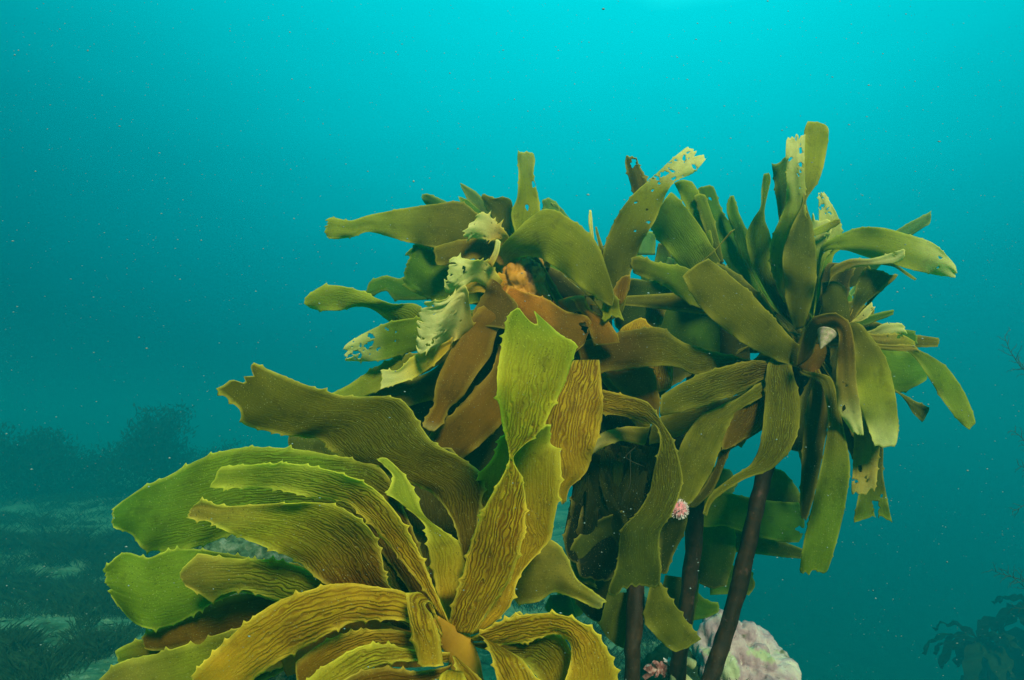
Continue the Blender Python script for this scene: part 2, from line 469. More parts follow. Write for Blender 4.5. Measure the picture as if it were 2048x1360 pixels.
    d = d + wm * (tl * 0.5 * q - 0.65 * bulge * (1 - q * q))
    r1, r2 = r.uniform(0, 6.28), r.uniform(0, 6.28); rf = r.uniform(2.4, 4.6)
    lm = u[:, None] * L * d.mean() / FPX
    d = d + ruffle * np.abs(q) ** 2.5 * np.sin(lm / 0.045 * rf + np.where(q > 0, r1, r2)) * np.clip(wm / 0.05, 0, 1.3)
    d = d + 0.0016 * np.sin(lm / 0.05 + 3.0 * q + r1) * np.cos(q * 2.2 + r2)
    G = at_np(px, py, d)
    # normals
    gu = np.gradient(G, axis=0); gv = np.gradient(G, axis=1)
    nn = np.cross(gu, gv); nn /= (np.linalg.norm(nn, axis=-1, keepdims=True) + 1e-12)
    th = thick * (0.35 + 0.65 * (1 - np.abs(q) ** 6))
    A = G + nn * th[..., None] * 0.5
    Bk = G - nn * th[..., None] * 0.5
    nA = NU * NV
    V = np.concatenate([A.reshape(-1, 3), Bk.reshape(-1, 3)])
    I = np.arange(nA).reshape(NU, NV)
    f = np.stack([I[:-1, :-1], I[1:, :-1], I[1:, 1:], I[:-1, 1:]], -1)
    ff = f[keep]
    faces = [ff, ff[:, ::-1] + nA]
    # walls along every open border
    edges = {}
    for a, b, c, e in ff.tolist():
        for x, y in ((a, b), (b, c), (c, e), (e, a)):
            if (y, x) in edges: del edges[(y, x)]
            else: edges[(x, y)] = 1
    ed = np.array(list(edges.keys()), dtype=int)
    faces.append(np.stack([ed[:, 1], ed[:, 0], ed[:, 0] + nA, ed[:, 1] + nA], -1))
    me = mesh_np(name, V, np.concatenate(faces))
    # attributes
    cl = [np.array(PAL[c]) for c in cols]
    if len(cl) == 1: cl = cl * 2
    tt = np.clip((UU - sj0) / (1 - sj0 + 1e-6), 0, 1)
    xs = np.linspace(0, 1, len(cl))
    jit = 1 + r.uniform(-0.10, 0.10)
    tint = np.stack([np.interp(tt, xs, [c[k] for c in cl]) for k in range(3)], -1) * jit
    pa = pale * smooth01((tt - palefrom) / (1.02 - palefrom)) if palefrom < 1 else np.zeros_like(tt)
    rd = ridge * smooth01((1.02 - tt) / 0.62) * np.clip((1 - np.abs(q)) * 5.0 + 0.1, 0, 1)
    emm = np.minimum(VV, 1 - VV) * wl[:, None]
    rw = {'F': 1.0, 'M': .55, 'R': .48, 'B': .48}[plant]
    eg = np.clip(1 - emm / 4.2, 0, 1)
    tipd = (1 - u)[:, None] * L
    eg = np.maximum(eg, np.clip(1 - tipd / 5.0, 0, 1) * np.ones_like(VV)) * rw if rim else eg * 0
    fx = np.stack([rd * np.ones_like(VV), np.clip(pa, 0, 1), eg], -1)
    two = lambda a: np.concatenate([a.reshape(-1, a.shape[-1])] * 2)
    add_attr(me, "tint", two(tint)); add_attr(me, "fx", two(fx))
    uvm = me.uv_layers.new(name="UVMap")
    off = r.random() * 3; us = r.uniform(.85, 1.25)
    uvv = np.stack([lm * us * np.ones_like(VV) + off, q * 0.5 * wm * us + off * 2.3], -1)
    uvv = np.concatenate([uvv.reshape(-1, 2)] * 2)
    li = np.empty(len(me.loops), dtype=np.int32); me.loops.foreach_get("vertex_index", li)
    uvm.data.foreach_set("uv", uvv[li].astype(np.float32).ravel())
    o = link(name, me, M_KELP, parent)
    if label: o['label'] = label
    return o

def tube(name, pts, radii, mat, parent=None, seg=14, squash=1.0, bumps=0.0, seed=0.0):
    """smooth tapered tube through world points"""
    P = np.array([[*p] for p in pts], float); K = len(P)
    nn = (K - 1) * 8 + 1
    s = np.linspace(0, K - 1, nn)
    C = cr(np.concatenate([P, np.array(radii)[:, None]], 1), s)
    T = np.gradient(C[:, :3], axis=0); T /= np.linalg.norm(T, axis=1, keepdims=True)
    up = np.array([0.0, 1.0, 0.05])
    A = np.cross(T, up); A /= np.linalg.norm(A, axis=1, keepdims=True)
    B = np.cross(T, A)
    an = np.linspace(0, 2 * np.pi, seg, endpoint=False)
    V = []
    for i in range(nn):
        for a in an:
            k = 1 + bumps * mnoise.noise(Vector((math.cos(a) * 1.5 + seed, math.sin(a) * 1.5, i * 0.35)))
            V.append(C[i, :3] + C[i, 3] * k * (A[i] * math.cos(a) + B[i] * math.sin(a) * squash))
    V.append(C[0, :3]); V.append(C[-1, :3])
    F3 = []
    for i in range(nn - 1):
        for j in range(seg):
            j2 = (j + 1) % seg
            a, b, c, d = i * seg + j, i * seg + j2, (i + 1) * seg + j2, (i + 1) * seg + j
            F3 += [(a, b, c), (a, c, d)]
    c0, c1 = nn * seg, nn * seg + 1
    for j in range(seg):
        j2 = (j + 1) % seg
        F3 += [(c0, j2, j), (c1, (nn - 1) * seg + j, (nn - 1) * seg + j2)]
    return link(name, mesh_np(name, V, F3), mat, parent)

def pxtube(name, plant, spec, mat, **kw):
    """spec: 'x y depth radius_px, ...'"""
    S = [[float(v) for v in q.split()] for q in spec.split(',')]
    pts = [at(x, y, d) for x, y, d, r_ in S]
    rad = [r_ / FPX * d for x, y, d, r_ in S]
    return tube(name, pts, rad, mat, TOPS[plant] if plant else None, **kw)

def blob(name, c, rx, ry, rz, mat, parent=None, sub=5, amp=0.15, freq=2.0, fine=0.0, seed=0.0, cut=None):
    bm = bmesh.new()
    bmesh.ops.create_icosphere(bm, subdivisions=sub, radius=1.0)
    for v in bm.verts:
        p = v.co.copy()
        k = 1 + amp * mnoise.fractal(p * freq + Vector((seed, seed * 2, 0)), 1.0, 2.0, 4)
        if fine:
            k += fine * (1 - 2 * abs(mnoise.noise(p * freq * 4.0 + Vector((seed, 0, 5))))) + fine * 0.6 * mnoise.noise(p * freq * 11)
            k += fine * 0.5 * abs(mnoise.noise(p * freq * 24))
        v.co = Vector((p.x * rx * k, p.y * ry * k, p.z * rz * k)) + Vector(c)
    for f in bm.faces: f.smooth = True
    me = bpy.data.meshes.new(name); bm.to_mesh(me); bm.free()
    return link(name, me, mat, parent)

def kelp_plant(key, hub, label, group):
    hx, hy, hd = hub
    p = at(hx, hy, hd)
    g = ground_h(p.x, p.y)
    o = empty("kelp", (p.x, p.y, g))
    tag(o, label, "kelp", group)
    TOPS[key] = o; HUB[key] = hub
    return o

GRP = "kelp plants in the clump"
kelp_plant('F', (905, 1285, 0.70), "golden yellow kelp with thick ridged blades, nearest plant at the bottom", GRP)
kelp_plant('M', (1080, 600, 1.10), "brown kelp with orange swollen centre and pale frayed blades, behind the golden kelp", GRP)
kelp_plant('R', (1620, 690, 1.13), "olive kelp with a sea snail on its blade, leaning on a long bare dark stipe", GRP)
kelp_plant('B', (1385, 700, 1.32), "green kelp growing between the brown kelp and the olive kelp, mostly hidden", GRP)

# ================================================================== FRONT KELP
b = lambda *a, **k: blade('F', *a, **k)
pxtube("stipe", 'F', "938 1395 .72 24, 940 1430 .725 24, 940 1500 .74 22, 955 1750 .80 20, 960 2000 .86 24", M_STIPE, bumps=0.06)
pxtube("meristem", 'F', "868 1238 .68 12, 893 1268 .69 24, 922 1302 .695 31, 938 1365 .705 30, 940 1430 .72 26", M_HUB2, squash=0.35, bumps=0.12)
b('bll', (.72, .80, .84), "960 1130 925 1120,955 1050 905 1040,968 960 862 985,930 921 790 955,862 880 700 925,800 799 640 880,690 792 572 870,600 765 490 850,540 740 478 818,507 724 432 777",
  ridge=.6, rag=12, bulge=.12, prof=((0, 0), (.05, 8), (.09, 0), (.16, 10), (.3, 34), (.38, 12), (.5, 30), (.62, 0), (.68, 4), (1, 0)))
b('yyYg', (.69, .66, .62, .64), "897 1262 945 1268,905 1210 985 1210,925 1150 1022 1155,945 1075 1046 1075,972 1010 1052 1010,1003 955 1044 955,1019 917 1027 913,1010 870 1080 862,1000 820 1105 815,994 770 1128 770,998 720 1143 725,1006 680 1152 688,1012 645 1118 668,1026 612 1074 620",
  ridge=1.0, rag=6, bulge=.10, tilt=.3, prof=((0, 20), (.1, 10), (.22, 0), (.35, 14), (.55, 40), (.7, 34), (.8, 0), (.9, 18), (1, 34)))
b('yyL', (.70, .73, .74, .72), "950 1262 975 1255,990 1200 1020 1212,1000 1150 1040 1150,990 1090 1098 1082,960 1040 1107 1050,950 985 1118 980,955 955 1120 905,985 915 1100 885,1005 860 1103 838",
  ridge=.45, rag=10, bulge=.12)
b('yLG', (.71, .73, .76, .78), "876 1192 925 1192,866 1145 934 1150,857 1100 938 1100,849 1050 884 1060,800 1005 848 1030,776 985 830 985,787 955 812 955,765 928 790 930,750 915 768 912",
  ridge=.25, rag=5, bulge=.05)
b('yyGG', (.69, .69, .67, .68), "900 1250 880 1230,870 1180 850 1182,848 1125 815 1138,825 1080 775 1088,790 1022 735 1042,745 975 690 1005,680 946 620 994,600 929 550 978,520 929 480 976,428 934 410 976",
  ridge=.8, rag=10, bulge=-.10)
b('bbggv', (.74, .80, .82, .80), "880 1220 850 1230,845 1110 790 1140,800 1000 720 1060,760 935 640 1040,680 914 560 1042,570 896 470 1066,470 897 400 1092,400 918 330 1102,340 950 285 1098,280 978 264 1070,216 1024 218 1052",
  ridge=.75, rag=9, bulge=.14)
b('BBLt', (.68, .655, .66, .68), "880 1262 850 1275,815 1205 760 1215,772 1162 690 1190,763 1110 640 1160,735 1052 590 1120,665 1009 520 1090,560 1007 455 1064,450 1012 420 1044,404 1002 398 1040,376 1020 362 1034",
  ridge=.7, rag=12, bulge=-.22, label="curled blade with rolled lower edge")
b('y', (.66, .62, .61), "885 1270 880 1250,846 1190 862 1205,815 1192 850 1212,818 1235 867 1236,825 1280 879 1276,838 1325 885 1322,848 1338 891 1334",
  ridge=1.0, rag=4, bulge=.18, join=False)
b('bLt', (.70, .70, .69), "800 1200 790 1230,720 1180 700 1226,640 1150 620 1216,560 1121 550 1200,500 1119 490 1180,440 1114 445 1190,400 1108 424 1202,372 1130 395 1185,352 1155 362 1168",
  ridge=.75, rag=12, bulge=.10)
b('yyy', (.67, .63, .61), "885 1268 880 1285,815 1188 815 1243,760 1175 750 1240,690 1166 690 1250,620 1180 625 1285,555 1203 570 1315,490 1248 515 1352,440 1293 468 1396,375 1360 425 1440",
  ridge=.85, rag=5, bulge=.14)
b('lgg', (.76, .76, .75), "600 1130 600 1200,560 1130 560 1205,480 1112 480 1185,395 1098 405 1218,340 1100 350 1248,295 1115 300 1258,245 1106 262 1240,192 1152 214 1184",
  ridge=.15, rag=20, bulge=.16)
b('bBB', (.76, .77, .78), "600 1180 600 1260,540 1180 530 1250,450 1195 450 1280,380 1230 385 1293,300 1262 312 1302,278 1280 282 1294", ridge=.2, rag=9)
b('bBg', (.80,), "450 1265 450 1312,350 1276 350 1314,270 1282 280 1322,221 1307 228 1326", rag=10)
b('bLt', (.76, .77), "560 1240 580 1330,430 1270 450 1372,330 1303 350 1402,240 1325 270 1422,190 1366 215 1425", ridge=.1, rag=6)
b('d', (.80, .80), "600 1225 600 1330,480 1255 490 1380,380 1300 400 1420,310 1340 340 1430", rag=5)
b('yyy', (.68, .64, .63), "948 1274 965 1282,990 1249 1010 1289,1040 1231 1055 1282,1100 1226 1112 1268,1150 1239 1138 1284,1190 1264 1143 1306,1217 1305 1138 1336,1236 1360 1128 1370,1242 1420 1120 1430",
  ridge=.8, rag=4, bulge=.10, tilt=.2)
b('bly', (.68, .665, .66), "985 1284 980 1302,1060 1281 1030 1314,1108 1268 1060 1335,1142 1302 1085 1372,1138 1372 1095 1410", ridge=.8, rag=4, tilt=.15, bulge=-.1)
b('yyy', (.67, .62, .60), "958 1270 970 1280,975 1288 1010 1298,985 1320 1045 1320,995 1365 1078 1364,1000 1410 1095 1412", ridge=.9, rag=4, bulge=.12)
b('ByB', (.68, .65), "885 1288 880 1302,825 1265 830 1296,760 1258 760 1302,700 1264 700 1322,640 1288 650 1362,585 1330 600 1402", ridge=.7, rag=4)
b('yYY', (.66, .62, .61), "900 1305 895 1325,830 1300 835 1322,770 1289 775 1326,720 1293 730 1342,655 1328 690 1376,600 1370 640 1425", ridge=.8, rag=4)
b('BBB', (.65, .60), "900 1330 890 1350,830 1343 832 1376,770 1334 770 1386,710 1347 720 1402,650 1385 670 1432", ridge=.7, rag=4)
b('yB', (.655, .61), "905 1312 915 1316,912 1332 940 1338,925 1364 966 1364,930 1402 982 1402", ridge=.6, rag=4, join=False)
b('yY', (.63, .60), "895 1340 925 1344,880 1352 934 1362,872 1400 942 1402", ridge=.5, rag=4, join=False)
b('o', (.71, .72), "860 1262 850 1330,820 1262 820 1335,720 1235 720 1330,620 1255 630 1335,555 1310 570 1355", rag=4, rim=False)
b('t', (.75,), "970 1262 978 1272,1010 1243 1016 1260,1030 1226 1042 1244,1044 1221 1054 1234", rag=3)
b('ltl', (.80, .80, .79), "1020 1130 1010 1175,1080 1078 1035 1206,1112 1085 1075 1204,1133 1112 1108 1184,1152 1155 1142 1194,1188 1184 1178 1210,1220 1206 1204 1222",
  rag=9, teeth=.6, bulge=.2, palefrom=.8, pale=.3)
b('dl', (.76, .79), "870 1230 850 1240,850 1150 790 1180,790 1060 740 1090,760 1040 735 1060", ridge=.9, rag=4)
b('dB', (.75, .76), "830 1230 825 1270,720 1225 715 1290,640 1240 640 1300", ridge=.1, rag=4, rim=False)

b('bd', (.78, .90, .95), "900 1260 940 1260,850 1150 930 1150,800 1040 930 1020,770 960 930 940,800 900 900 890", ridge=.5, rag=5, join=False)

# ================================================================== MIDDLE KELP
b = lambda *a, **k: blade('M', *a, **k)
pxtube("stipe", 'M', "1085 610 1.11 16.8, 1160 700 1.14 16.8, 1225 800 1.24 15.7, 1262 900 1.26 16.8, 1268 1050 1.20 16.8, 1272 1200 1.13 17.4, 1266 1290 1.10 16.2, 1264 1370 1.09 15.7, 1262 1500 1.08 16.8, 1260 1640 1.07 21.3", M_STIPE, bumps=0.24)
blob("meristem", at(1050, 570, 1.05), .038, .022, .050, M_HUB, TOPS['M'], sub=6, amp=.55, freq=1.1, fine=.02, seed=5.6)
b('LLl', (1.08, 1.0, .97, .98), "985 560 1010 575,992 508 1038 518,1030 463 1070 513,1088 418 1092 522,1140 438 1126 545,1190 481 1168 578,1216 545 1203 602,1231 600 1226 614", rag=5, bulge=.2, teeth=.8, ridge=.12)
b('LLg', (1.12,), "1040 520 1070 520,1030 465 1075 462,1022 428 1080 425,1034 395 1077 395,1037 350 1067 350,1035 315 1070 320,1038 294 1064 298", rag=8, hole=((1067, 369, 5), (1054, 415, 5)), teeth=.5, palefrom=.6, pale=.25)
b('llGG', (1.08, 1.10, 1.12), "1000 480 985 530,930 407 900 502,870 408 850 492,800 418 810 483,740 430 740 464,700 441 705 474,662 435 665 478,642 448 640 466", rag=16, bulge=.16, teeth=.7)
b('vc', (1.28,), "930 440 890 430,896 405 855 411,870 394 846 401,843 382 840 388", rag=9)
b('ec', (1.24,), "1000 460 970 472,985 420 955 421,952 384 936 400,916 363 921 372", rag=5)
b('le', (1.20,), "1030 470 1000 462,1022 400 985 436,986 396 968 406,963 384 960 392", rag=6)
b('dv', (1.22,), "1010 470 960 480,1000 430 955 450,985 440 930 420,930 395 915 390", rag=5)
b('yp', (1.03, 1.0), "1020 476 1000 484,995 446 975 480,965 424 940 474,937 444 918 470,917 452 912 462", rag=30, pale=1, palefrom=.0, holes=18, teeth=2.6, ruffle=.012, name="blade", label="pale bleached blade scrap, torn edge")
b('Bl', (1.05,), "1020 490 1005 530,970 479 960 516,920 480 920 524,882 490 885 531,858 498 866 528", rag=8)
b('gv', (1.10, 1.12), "920 520 920 610,862 498 850 594,832 488 812 576,806 502 780 556", rag=26, bulge=.12)
b('v', (1.26,), "810 560 800 600,772 552 772 582,745 560 737 594,729 574 726 594", rag=8)
b('v', (1.22,), "870 480 850 500,838 490 822 510,815 500 800 512", rag=8)
b('lgGG', (1.08, 1.05, 1.04), "880 640 850 690,832 608 788 650,790 609 745 619,760 599 715 613,705 577 676 621,648 571 626 618,604 600 606 606", rag=5, ridge=.3, bulge=.12)
b('yp', (1.0, .94, .95), "950 650 930 672,932 574 897 686,892 598 862 698,852 603 836 704,826 610 826 642", rag=44, pale=1, palefrom=-.3, holes=46, teeth=3.0, ruffle=.014, label="broad bleached blade with shredded edge")
b('Yp', (1.04, .98, .97), "1005 560 990 585,975 524 950 562,945 520 920 578,908 514 892 584,883 534 886 550", rag=26, pale=.75, palefrom=-.2, teeth=2.6, ruffle=.014, holes=16, label="pale crumpled blade beside the orange centre")
b('yp', (1.0,), "985 535 975 525,998 505 988 500,1002 478 992 474", rag=6, pale=.8, palefrom=.0, join=False, teeth=1.2)
b('ggp', (1.04, 1.0, 1.0), "880 630 880 690,826 636 822 704,780 644 775 718,735 663 735 723,695 687 700 722,672 714 676 724", rag=22, pale=1, palefrom=.45, holes=50, hole=((738, 690, 8), (712, 705, 6), (720, 712, 5), (700, 712, 5), (742, 672, 6)), label="blade with bleached tip riddled with holes")
b('yYp', (.99, .95, .95), "920 670 912 688,866 696 876 722,824 714 836 752,795 740 796 767,762 740 766 777,744 764 748 788", rag=24, pale=.7, palefrom=.35, teeth=1.0, bulge=-.2, label="narrow yellow blade with torn white tip")
b('lG', (1.03,), "860 700 860 740,800 712 800 757,745 738 755 782,700 768 715 797,648 794 668 802", rag=8)
b('el', (1.07,), "915 700 905 790,860 743 855 802,800 762 790 818,740 770 720 832,690 785 680 832", rag=5)
b('BBB', (1.02, .96, .94), "970 610 1020 640,928 655 994 664,904 695 982 710,880 745 956 745,869 780 926 792,868 810 898 816,850 838 886 846,844 858 860 870", rag=7, pale=.5, palefrom=.88, bulge=.1, teeth=.7)
b('BBb', (1.05, .99, .98), "1000 690 1040 760,985 738 1012 832,950 778 990 862,900 833 956 893,862 866 930 914,850 900 900 940", rag=8, bulge=.12)
b('dd', (1.12,), "1000 640 1050 800,920 740 1010 900,830 790 960 960,800 830 850 930", rag=5)
b('de', (1.16,), "1000 700 1050 900,900 800 1020 980,840 880 980 1020", rag=5, join=False)
b('ev', (1.22,), "950 760 980 800,900 830 930 870,860 850 880 900", rag=5)
b('e', (1.0,), "700 890 690 920,640 868 640 906,585 868 590 908,574 885 578 900", rag=5)
b('b', (1.03, 1.0), "985 555 1003 575,968 588 1036 612,946 624 1022 640,950 652 1010 664", rag=5, label="dark brown blade speckled with small yellow spots")
b('ooBB', (1.06, .99, .98, 1.0), "1000 555 1005 612,1045 583 1030 645,1090 596 1080 685,1130 621 1120 722,1172 632 1165 692,1190 655 1172 675", rag=12, bulge=.15, hole=((1168, 655, 9),))
b('kd', (1.12, 1.12), "1050 525 1045 570,1110 538 1090 605,1172 588 1150 645,1222 620 1200 662", rag=4)
b('dk', (1.14,), "1060 600 1060 700,1150 610 1150 700,1230 640 1230 720", rag=4, join=False)
b('bl', (1.05,), "1062 515 1075 515,1085 555 1098 550,1105 595 1118 585,1135 632 1145 628,1142 640 1148 636", rag=3, teeth=.6)
b('le', (1.08,), "1090 520 1110 520,1140 560 1160 555,1185 600 1200 590,1215 640 1222 620", rag=3, teeth=.6)
b('oo', (1.03,), "1120 600 1128 625,1150 592 1155 622,1175 590 1178 615", rag=5, teeth=1.2, bulge=.3)
b('oB', (1.0,), "1145 600 1165 592,1155 615 1180 618,1172 640 1215 640,1180 665 1235 672,1190 700 1240 690", rag=6, bulge=.2)
b('lL', (.99,), "1200 590 1228 590,1205 620 1240 620,1208 650 1250 645,1215 668 1255 640", rag=18, notch=10)
b('yy', (1.12,), "1228 700 1320 700,1240 660 1312 660,1262 644 1298 650,1284 634 1290 636", rag=3, ridge=.9, bulge=.25)
b('yyyy', (.98, .90, .87, .86, .87), "1160 770 1190 770,1150 728 1196 728,1146 722 1199 722,1128 748 1202 760,1096 790 1206 810,1080 840 1201 855,1080 900 1186 905,1113 950 1172 945,1116 985 1140 975,1125 1012 1132 1006",
  ridge=1.0, rag=4, bulge=.14, join=False, tilt=.15)
b('BBb', (1.10,), "1205 738 1300 736,1230 770 1315 780,1262 802 1318 822,1300 832 1318 848", rag=5)
b('yy', (1.14,), "1285 730 1346 728,1298 762 1345 762,1310 788 1340 782", rag=4, ridge=.9, join=False)
b('ltB', (1.10, 1.06), "1300 845 1290 882,1250 853 1240 882,1200 868 1190 904,1178 905 1168 930", rag=18, teeth=.5, pale=.35, palefrom=.2)
b('yl' 'lee', (1.06, 1.0, .97, .97), "1190 778 1190 826,1205 780 1205 828,1250 790 1250 833,1297 806 1287 846,1324 845 1312 853,1346 880 1320 886,1362 935 1308 938,1364 970 1298 986,1345 1025 1272 1028,1322 1060 1243 1058,1318 1090 1237 1100,1322 1130 1231 1140,1320 1166 1216 1184,1317 1195 1231 1205",
  ridge=.8, rag=18, notch=14, bulge=.1, join=False, tilt=.25)
for q in ("1210 890 1330 890,1180 960 1320 980,1160 1030 1290 1060,1150 1100 1250 1120,1160 1160 1210 1170",
          "1170 900 1240 900,1150 950 1250 960,1140 1020 1200 1050,1128 1080 1170 1110,1140 1130 1165 1135"):
    b('kk', (1.19, 1.16), q, rag=8, ridge=.3, rim=True)  # near-black tint paints in the shade below the crown
b('de', (1.17,), "1270 1010 1310 1050,1180 1050 1240 1095,1140 1100 1200 1130,1150 1150 1190 1170,1170 1168 1200 1180", rag=6, hole=((1182, 1140, 11),), join=False)
b('dd', (1.12,), "1325 1000 1378 1010,1318 1060 1370 1060,1318 1110 1346 1112,1322 1152 1332 1152", rag=5, join=False)
b('ll', (1.10,), "1300 1170 1322 1165,1288 1236 1346 1204,1310 1270 1372 1240,1338 1297 1394 1268,1360 1308 1410 1287", rag=9, join=False, bulge=.1)
b('el', (1.16,), "1215 1185 1290 1185,1204 1232 1270 1242,1200 1252 1262 1272,1216 1276 1252 1292,1242 1298 1252 1299", rag=5, join=False)
b('dk', (1.20,), "1150 1150 1230 1150,1150 1200 1230 1220,1180 1240 1225 1260", rag=6, join=False)
b('vc', (1.27,), "1110 450 1090 440,1120 415 1088 420,1092 391 1083 399", rag=5)
b('gc', (1.27,), "1160 470 1130 450,1142 440 1112 420,1112 405 1100 402", rag=5)
b('yp', (1.08,), "1188 520 1194 520,1181 470 1187 470,1177 446 1185 446,1179 416 1182 416", rag=5, pale=.8, palefrom=.2, teeth=.7, join=False)
b('le', (1.09,), "1205 540 1215 540,1199 505 1208 500,1194 475 1200 476,1190 450 1192 450", rag=3, join=False)
b('llLp', (1.10, 1.07, 1.06, 1.08), "1222 640 1240 630,1208 560 1260 550,1207 500 1286 480,1230 440 1311 440,1262 393 1331 390,1310 350 1351 362,1346 316 1386 346,1380 290 1413 316,1402 282 1420 294",
  rag=30, pale=1, palefrom=.62, holes=60, hole=((1328, 348, 7), (1345, 342, 5), (1318, 368, 4)), bulge=.14, teeth=.5, label="upright blade whose bleached tip is full of holes")
b('be', (1.14,), "1290 420 1320 400,1272 402 1297 388,1258 360 1292 356,1250 326 1276 326,1254 304 1271 306", rag=9, hole=((1267, 326, 7), (1290, 355, 5)))
b('BB', (1.03,), "1231 612 1237 612,1227 580 1258 576,1246 550 1261 545", rag=4, ridge=.4)
b('lgl', (1.14, 1.10, 1.08), "1430 575 1425 630,1372 535 1380 608,1320 527 1320 566,1276 513 1280 552,1252 520 1258 541", rag=10, bulge=.2)

b('oyt', (1.06, 1.01), "1050 590 1040 550,1000 590 990 550,955 585 950 555,905 600 900 570", rag=8, bulge=.2)
b('oaB', (1.05, 1.0), "1060 580 1080 600,1030 640 1070 640,1020 690 1062 700,1018 740 1050 750", rag=8, bulge=.2)

for q in ("1272 893 1.06 1.0, 1252 912 1.06 1.0, 1262 922 1.05 .9, 1290 934 1.05 .6", "1260 905 1.06 1.0, 1261 940 1.06 1.0, 1259 972 1.06 .9, 1248 990 1.06 .8, 1243 1006 1.06 .6"):
    pxtube("torn_strand", 'M', q, M_DARKWEED, seg=6)
# fronds hanging in layers below the crown, its shade painted into their dark tints
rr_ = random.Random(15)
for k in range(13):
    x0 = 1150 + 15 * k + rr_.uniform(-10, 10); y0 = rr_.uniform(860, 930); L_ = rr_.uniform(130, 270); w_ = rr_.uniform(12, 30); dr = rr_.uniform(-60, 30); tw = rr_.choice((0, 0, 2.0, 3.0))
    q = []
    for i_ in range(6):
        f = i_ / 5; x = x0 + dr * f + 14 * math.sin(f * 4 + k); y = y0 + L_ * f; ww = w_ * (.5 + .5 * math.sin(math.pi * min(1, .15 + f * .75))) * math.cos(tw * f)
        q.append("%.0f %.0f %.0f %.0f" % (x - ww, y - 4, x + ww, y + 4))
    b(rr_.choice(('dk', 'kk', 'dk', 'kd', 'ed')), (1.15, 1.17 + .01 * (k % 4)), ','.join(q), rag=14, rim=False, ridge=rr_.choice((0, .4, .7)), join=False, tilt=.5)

# ================================================================== RIGHT KELP
b = lambda *a, **k: blade('R', *a, **k)
pxtube("stipe", 'R', "1610 700 1.16 19.7, 1580 800 1.20 20.4, 1548 890 1.19 18.1, 1525 960 1.17 15.1, 1505 1050 1.15 15.5, 1470 1200 1.13 15.9, 1440 1300 1.11 16.2, 1415 1375 1.09 16.6, 1370 1520 1.06 19.7", M_STIPE, bumps=0.24, seed=2.0)
b('Ble', (1.13, 1.10, 1.09), "1600 752 1630 742,1588 712 1640 690,1606 665 1684 668,1640 630 1700 640,1645 585 1690 580,1645 560 1672 560", rag=4, thick=.006, name="meristem", bulge=.25, join=False, rim=False)
b('bBo', (1.09,), "1650 690 1652 706,1612 690 1648 720,1592 720 1630 750,1606 744 1618 752", rag=3, join=False, thick=.005, rim=False, bulge=.3)
b('lllbb', (1.13, 1.07, 1.03, 1.03), "1560 735 1560 746,1492 717 1487 732,1430 704 1420 746,1382 692 1388 748,1352 676 1360 736,1320 655 1320 731,1262 660 1250 739,1200 674 1190 744,1150 687 1160 738",
  ridge=.35, rag=5, bulge=.1)
b('lll', (1.10, 1.03, 1.02), "1618 702 1602 737,1590 683 1556 722,1550 640 1500 694,1502 587 1440 652,1448 541 1395 607,1412 513 1361 546", rag=4, bulge=.12, ridge=.08)
b('ll', (1.08,), "1405 522 1392 532,1440 490 1424 507,1472 456 1462 461", rag=3, join=False)
b('le', (1.12,), "1590 680 1570 690,1552 634 1530 655,1532 602 1500 624,1482 553 1450 566,1430 522 1425 540", rag=4)
b('bll', (1.10, 1.04, 1.01), "1560 735 1560 755,1523 721 1527 758,1470 728 1480 786,1410 745 1430 804,1360 768 1370 821,1318 794 1314 834", ridge=.95, rag=5, bulge=.1)
b('ll', (1.14,), "1490 786 1490 802,1420 805 1420 838,1370 814 1375 864,1325 832 1330 882,1298 855 1294 890", ridge=.4, rag=5)
b('lll', (1.08, 1.02), "1520 765 1530 790,1470 799 1476 822,1400 833 1450 868,1362 888 1432 922,1352 935 1414 960,1355 985 1385 1002,1360 1006 1369 1012", rag=4, bulge=.12, ridge=.3)
b('bb', (1.10, 1.06), "1560 745 1560 770,1505 773 1533 802,1470 814 1529 842,1451 855 1490 878,1442 905 1456 898", rag=4, ridge=.8)
b('bd', (1.08,), "1500 840 1505 870,1452 868 1466 892,1432 930 1444 942,1402 980 1424 984,1368 1016 1388 1018", rag=4, ridge=.6, join=False)
b('lll', (1.10, 1.02, 1.0), "1560 698 1590 695,1535 730 1584 735,1530 790 1599 795,1527 840 1599 845,1518 895 1586 890,1500 930 1546 936,1466 952 1486 960,1420 990 1428 1000,1404 1030 1412 1036", rag=3, ridge=.75, bulge=.14)
b('llgg', (1.08, 1.0, .99), "1600 746 1608 740,1640 765 1662 756,1655 820 1679 820,1654 870 1692 880,1640 940 1700 936,1625 1010 1692 1000,1608 1080 1679 1062,1600 1142 1657 1136,1612 1160 1640 1156", rag=18, bulge=.12, teeth=.6, ridge=.1)
b('bbbtp', (1.08, 1.02, 1.0, 1.0, 1.0), "1590 735 1625 712,1603 675 1632 686,1624 637 1645 663,1666 626 1668 656,1698 645 1678 673,1709 690 1674 710,1713 760 1672 772,1721 815 1678 822,1727 868 1702 862,1722 884 1708 880", rag=16, pale=.75, palefrom=.72, hole=((1690, 768, 5), (1688, 815, 6), (1680, 758, 4), (1704, 825, 3)), bulge=.1, teeth=.6)
b('llLLp', (1.06, 1.02, 1.01), "1690 648 1712 645,1704 680 1740 670,1708 730 1772 718,1713 785 1789 780,1730 840 1796 845,1746 880 1794 882,1752 902 1784 902", rag=10, pale=.4, palefrom=.5, bulge=.12, teeth=.6)
b('egG', (1.12,), "1770 680 1785 680,1824 710 1850 706,1854 750 1894 735,1885 800 1926 780,1920 845 1944 820,1945 864 1953 852", rag=9, teeth=.6)
b('ltL', (1.08,), "1690 655 1700 675,1750 669 1760 690,1800 668 1812 696,1842 690 1846 706", rag=14, holes=4, teeth=1.0)
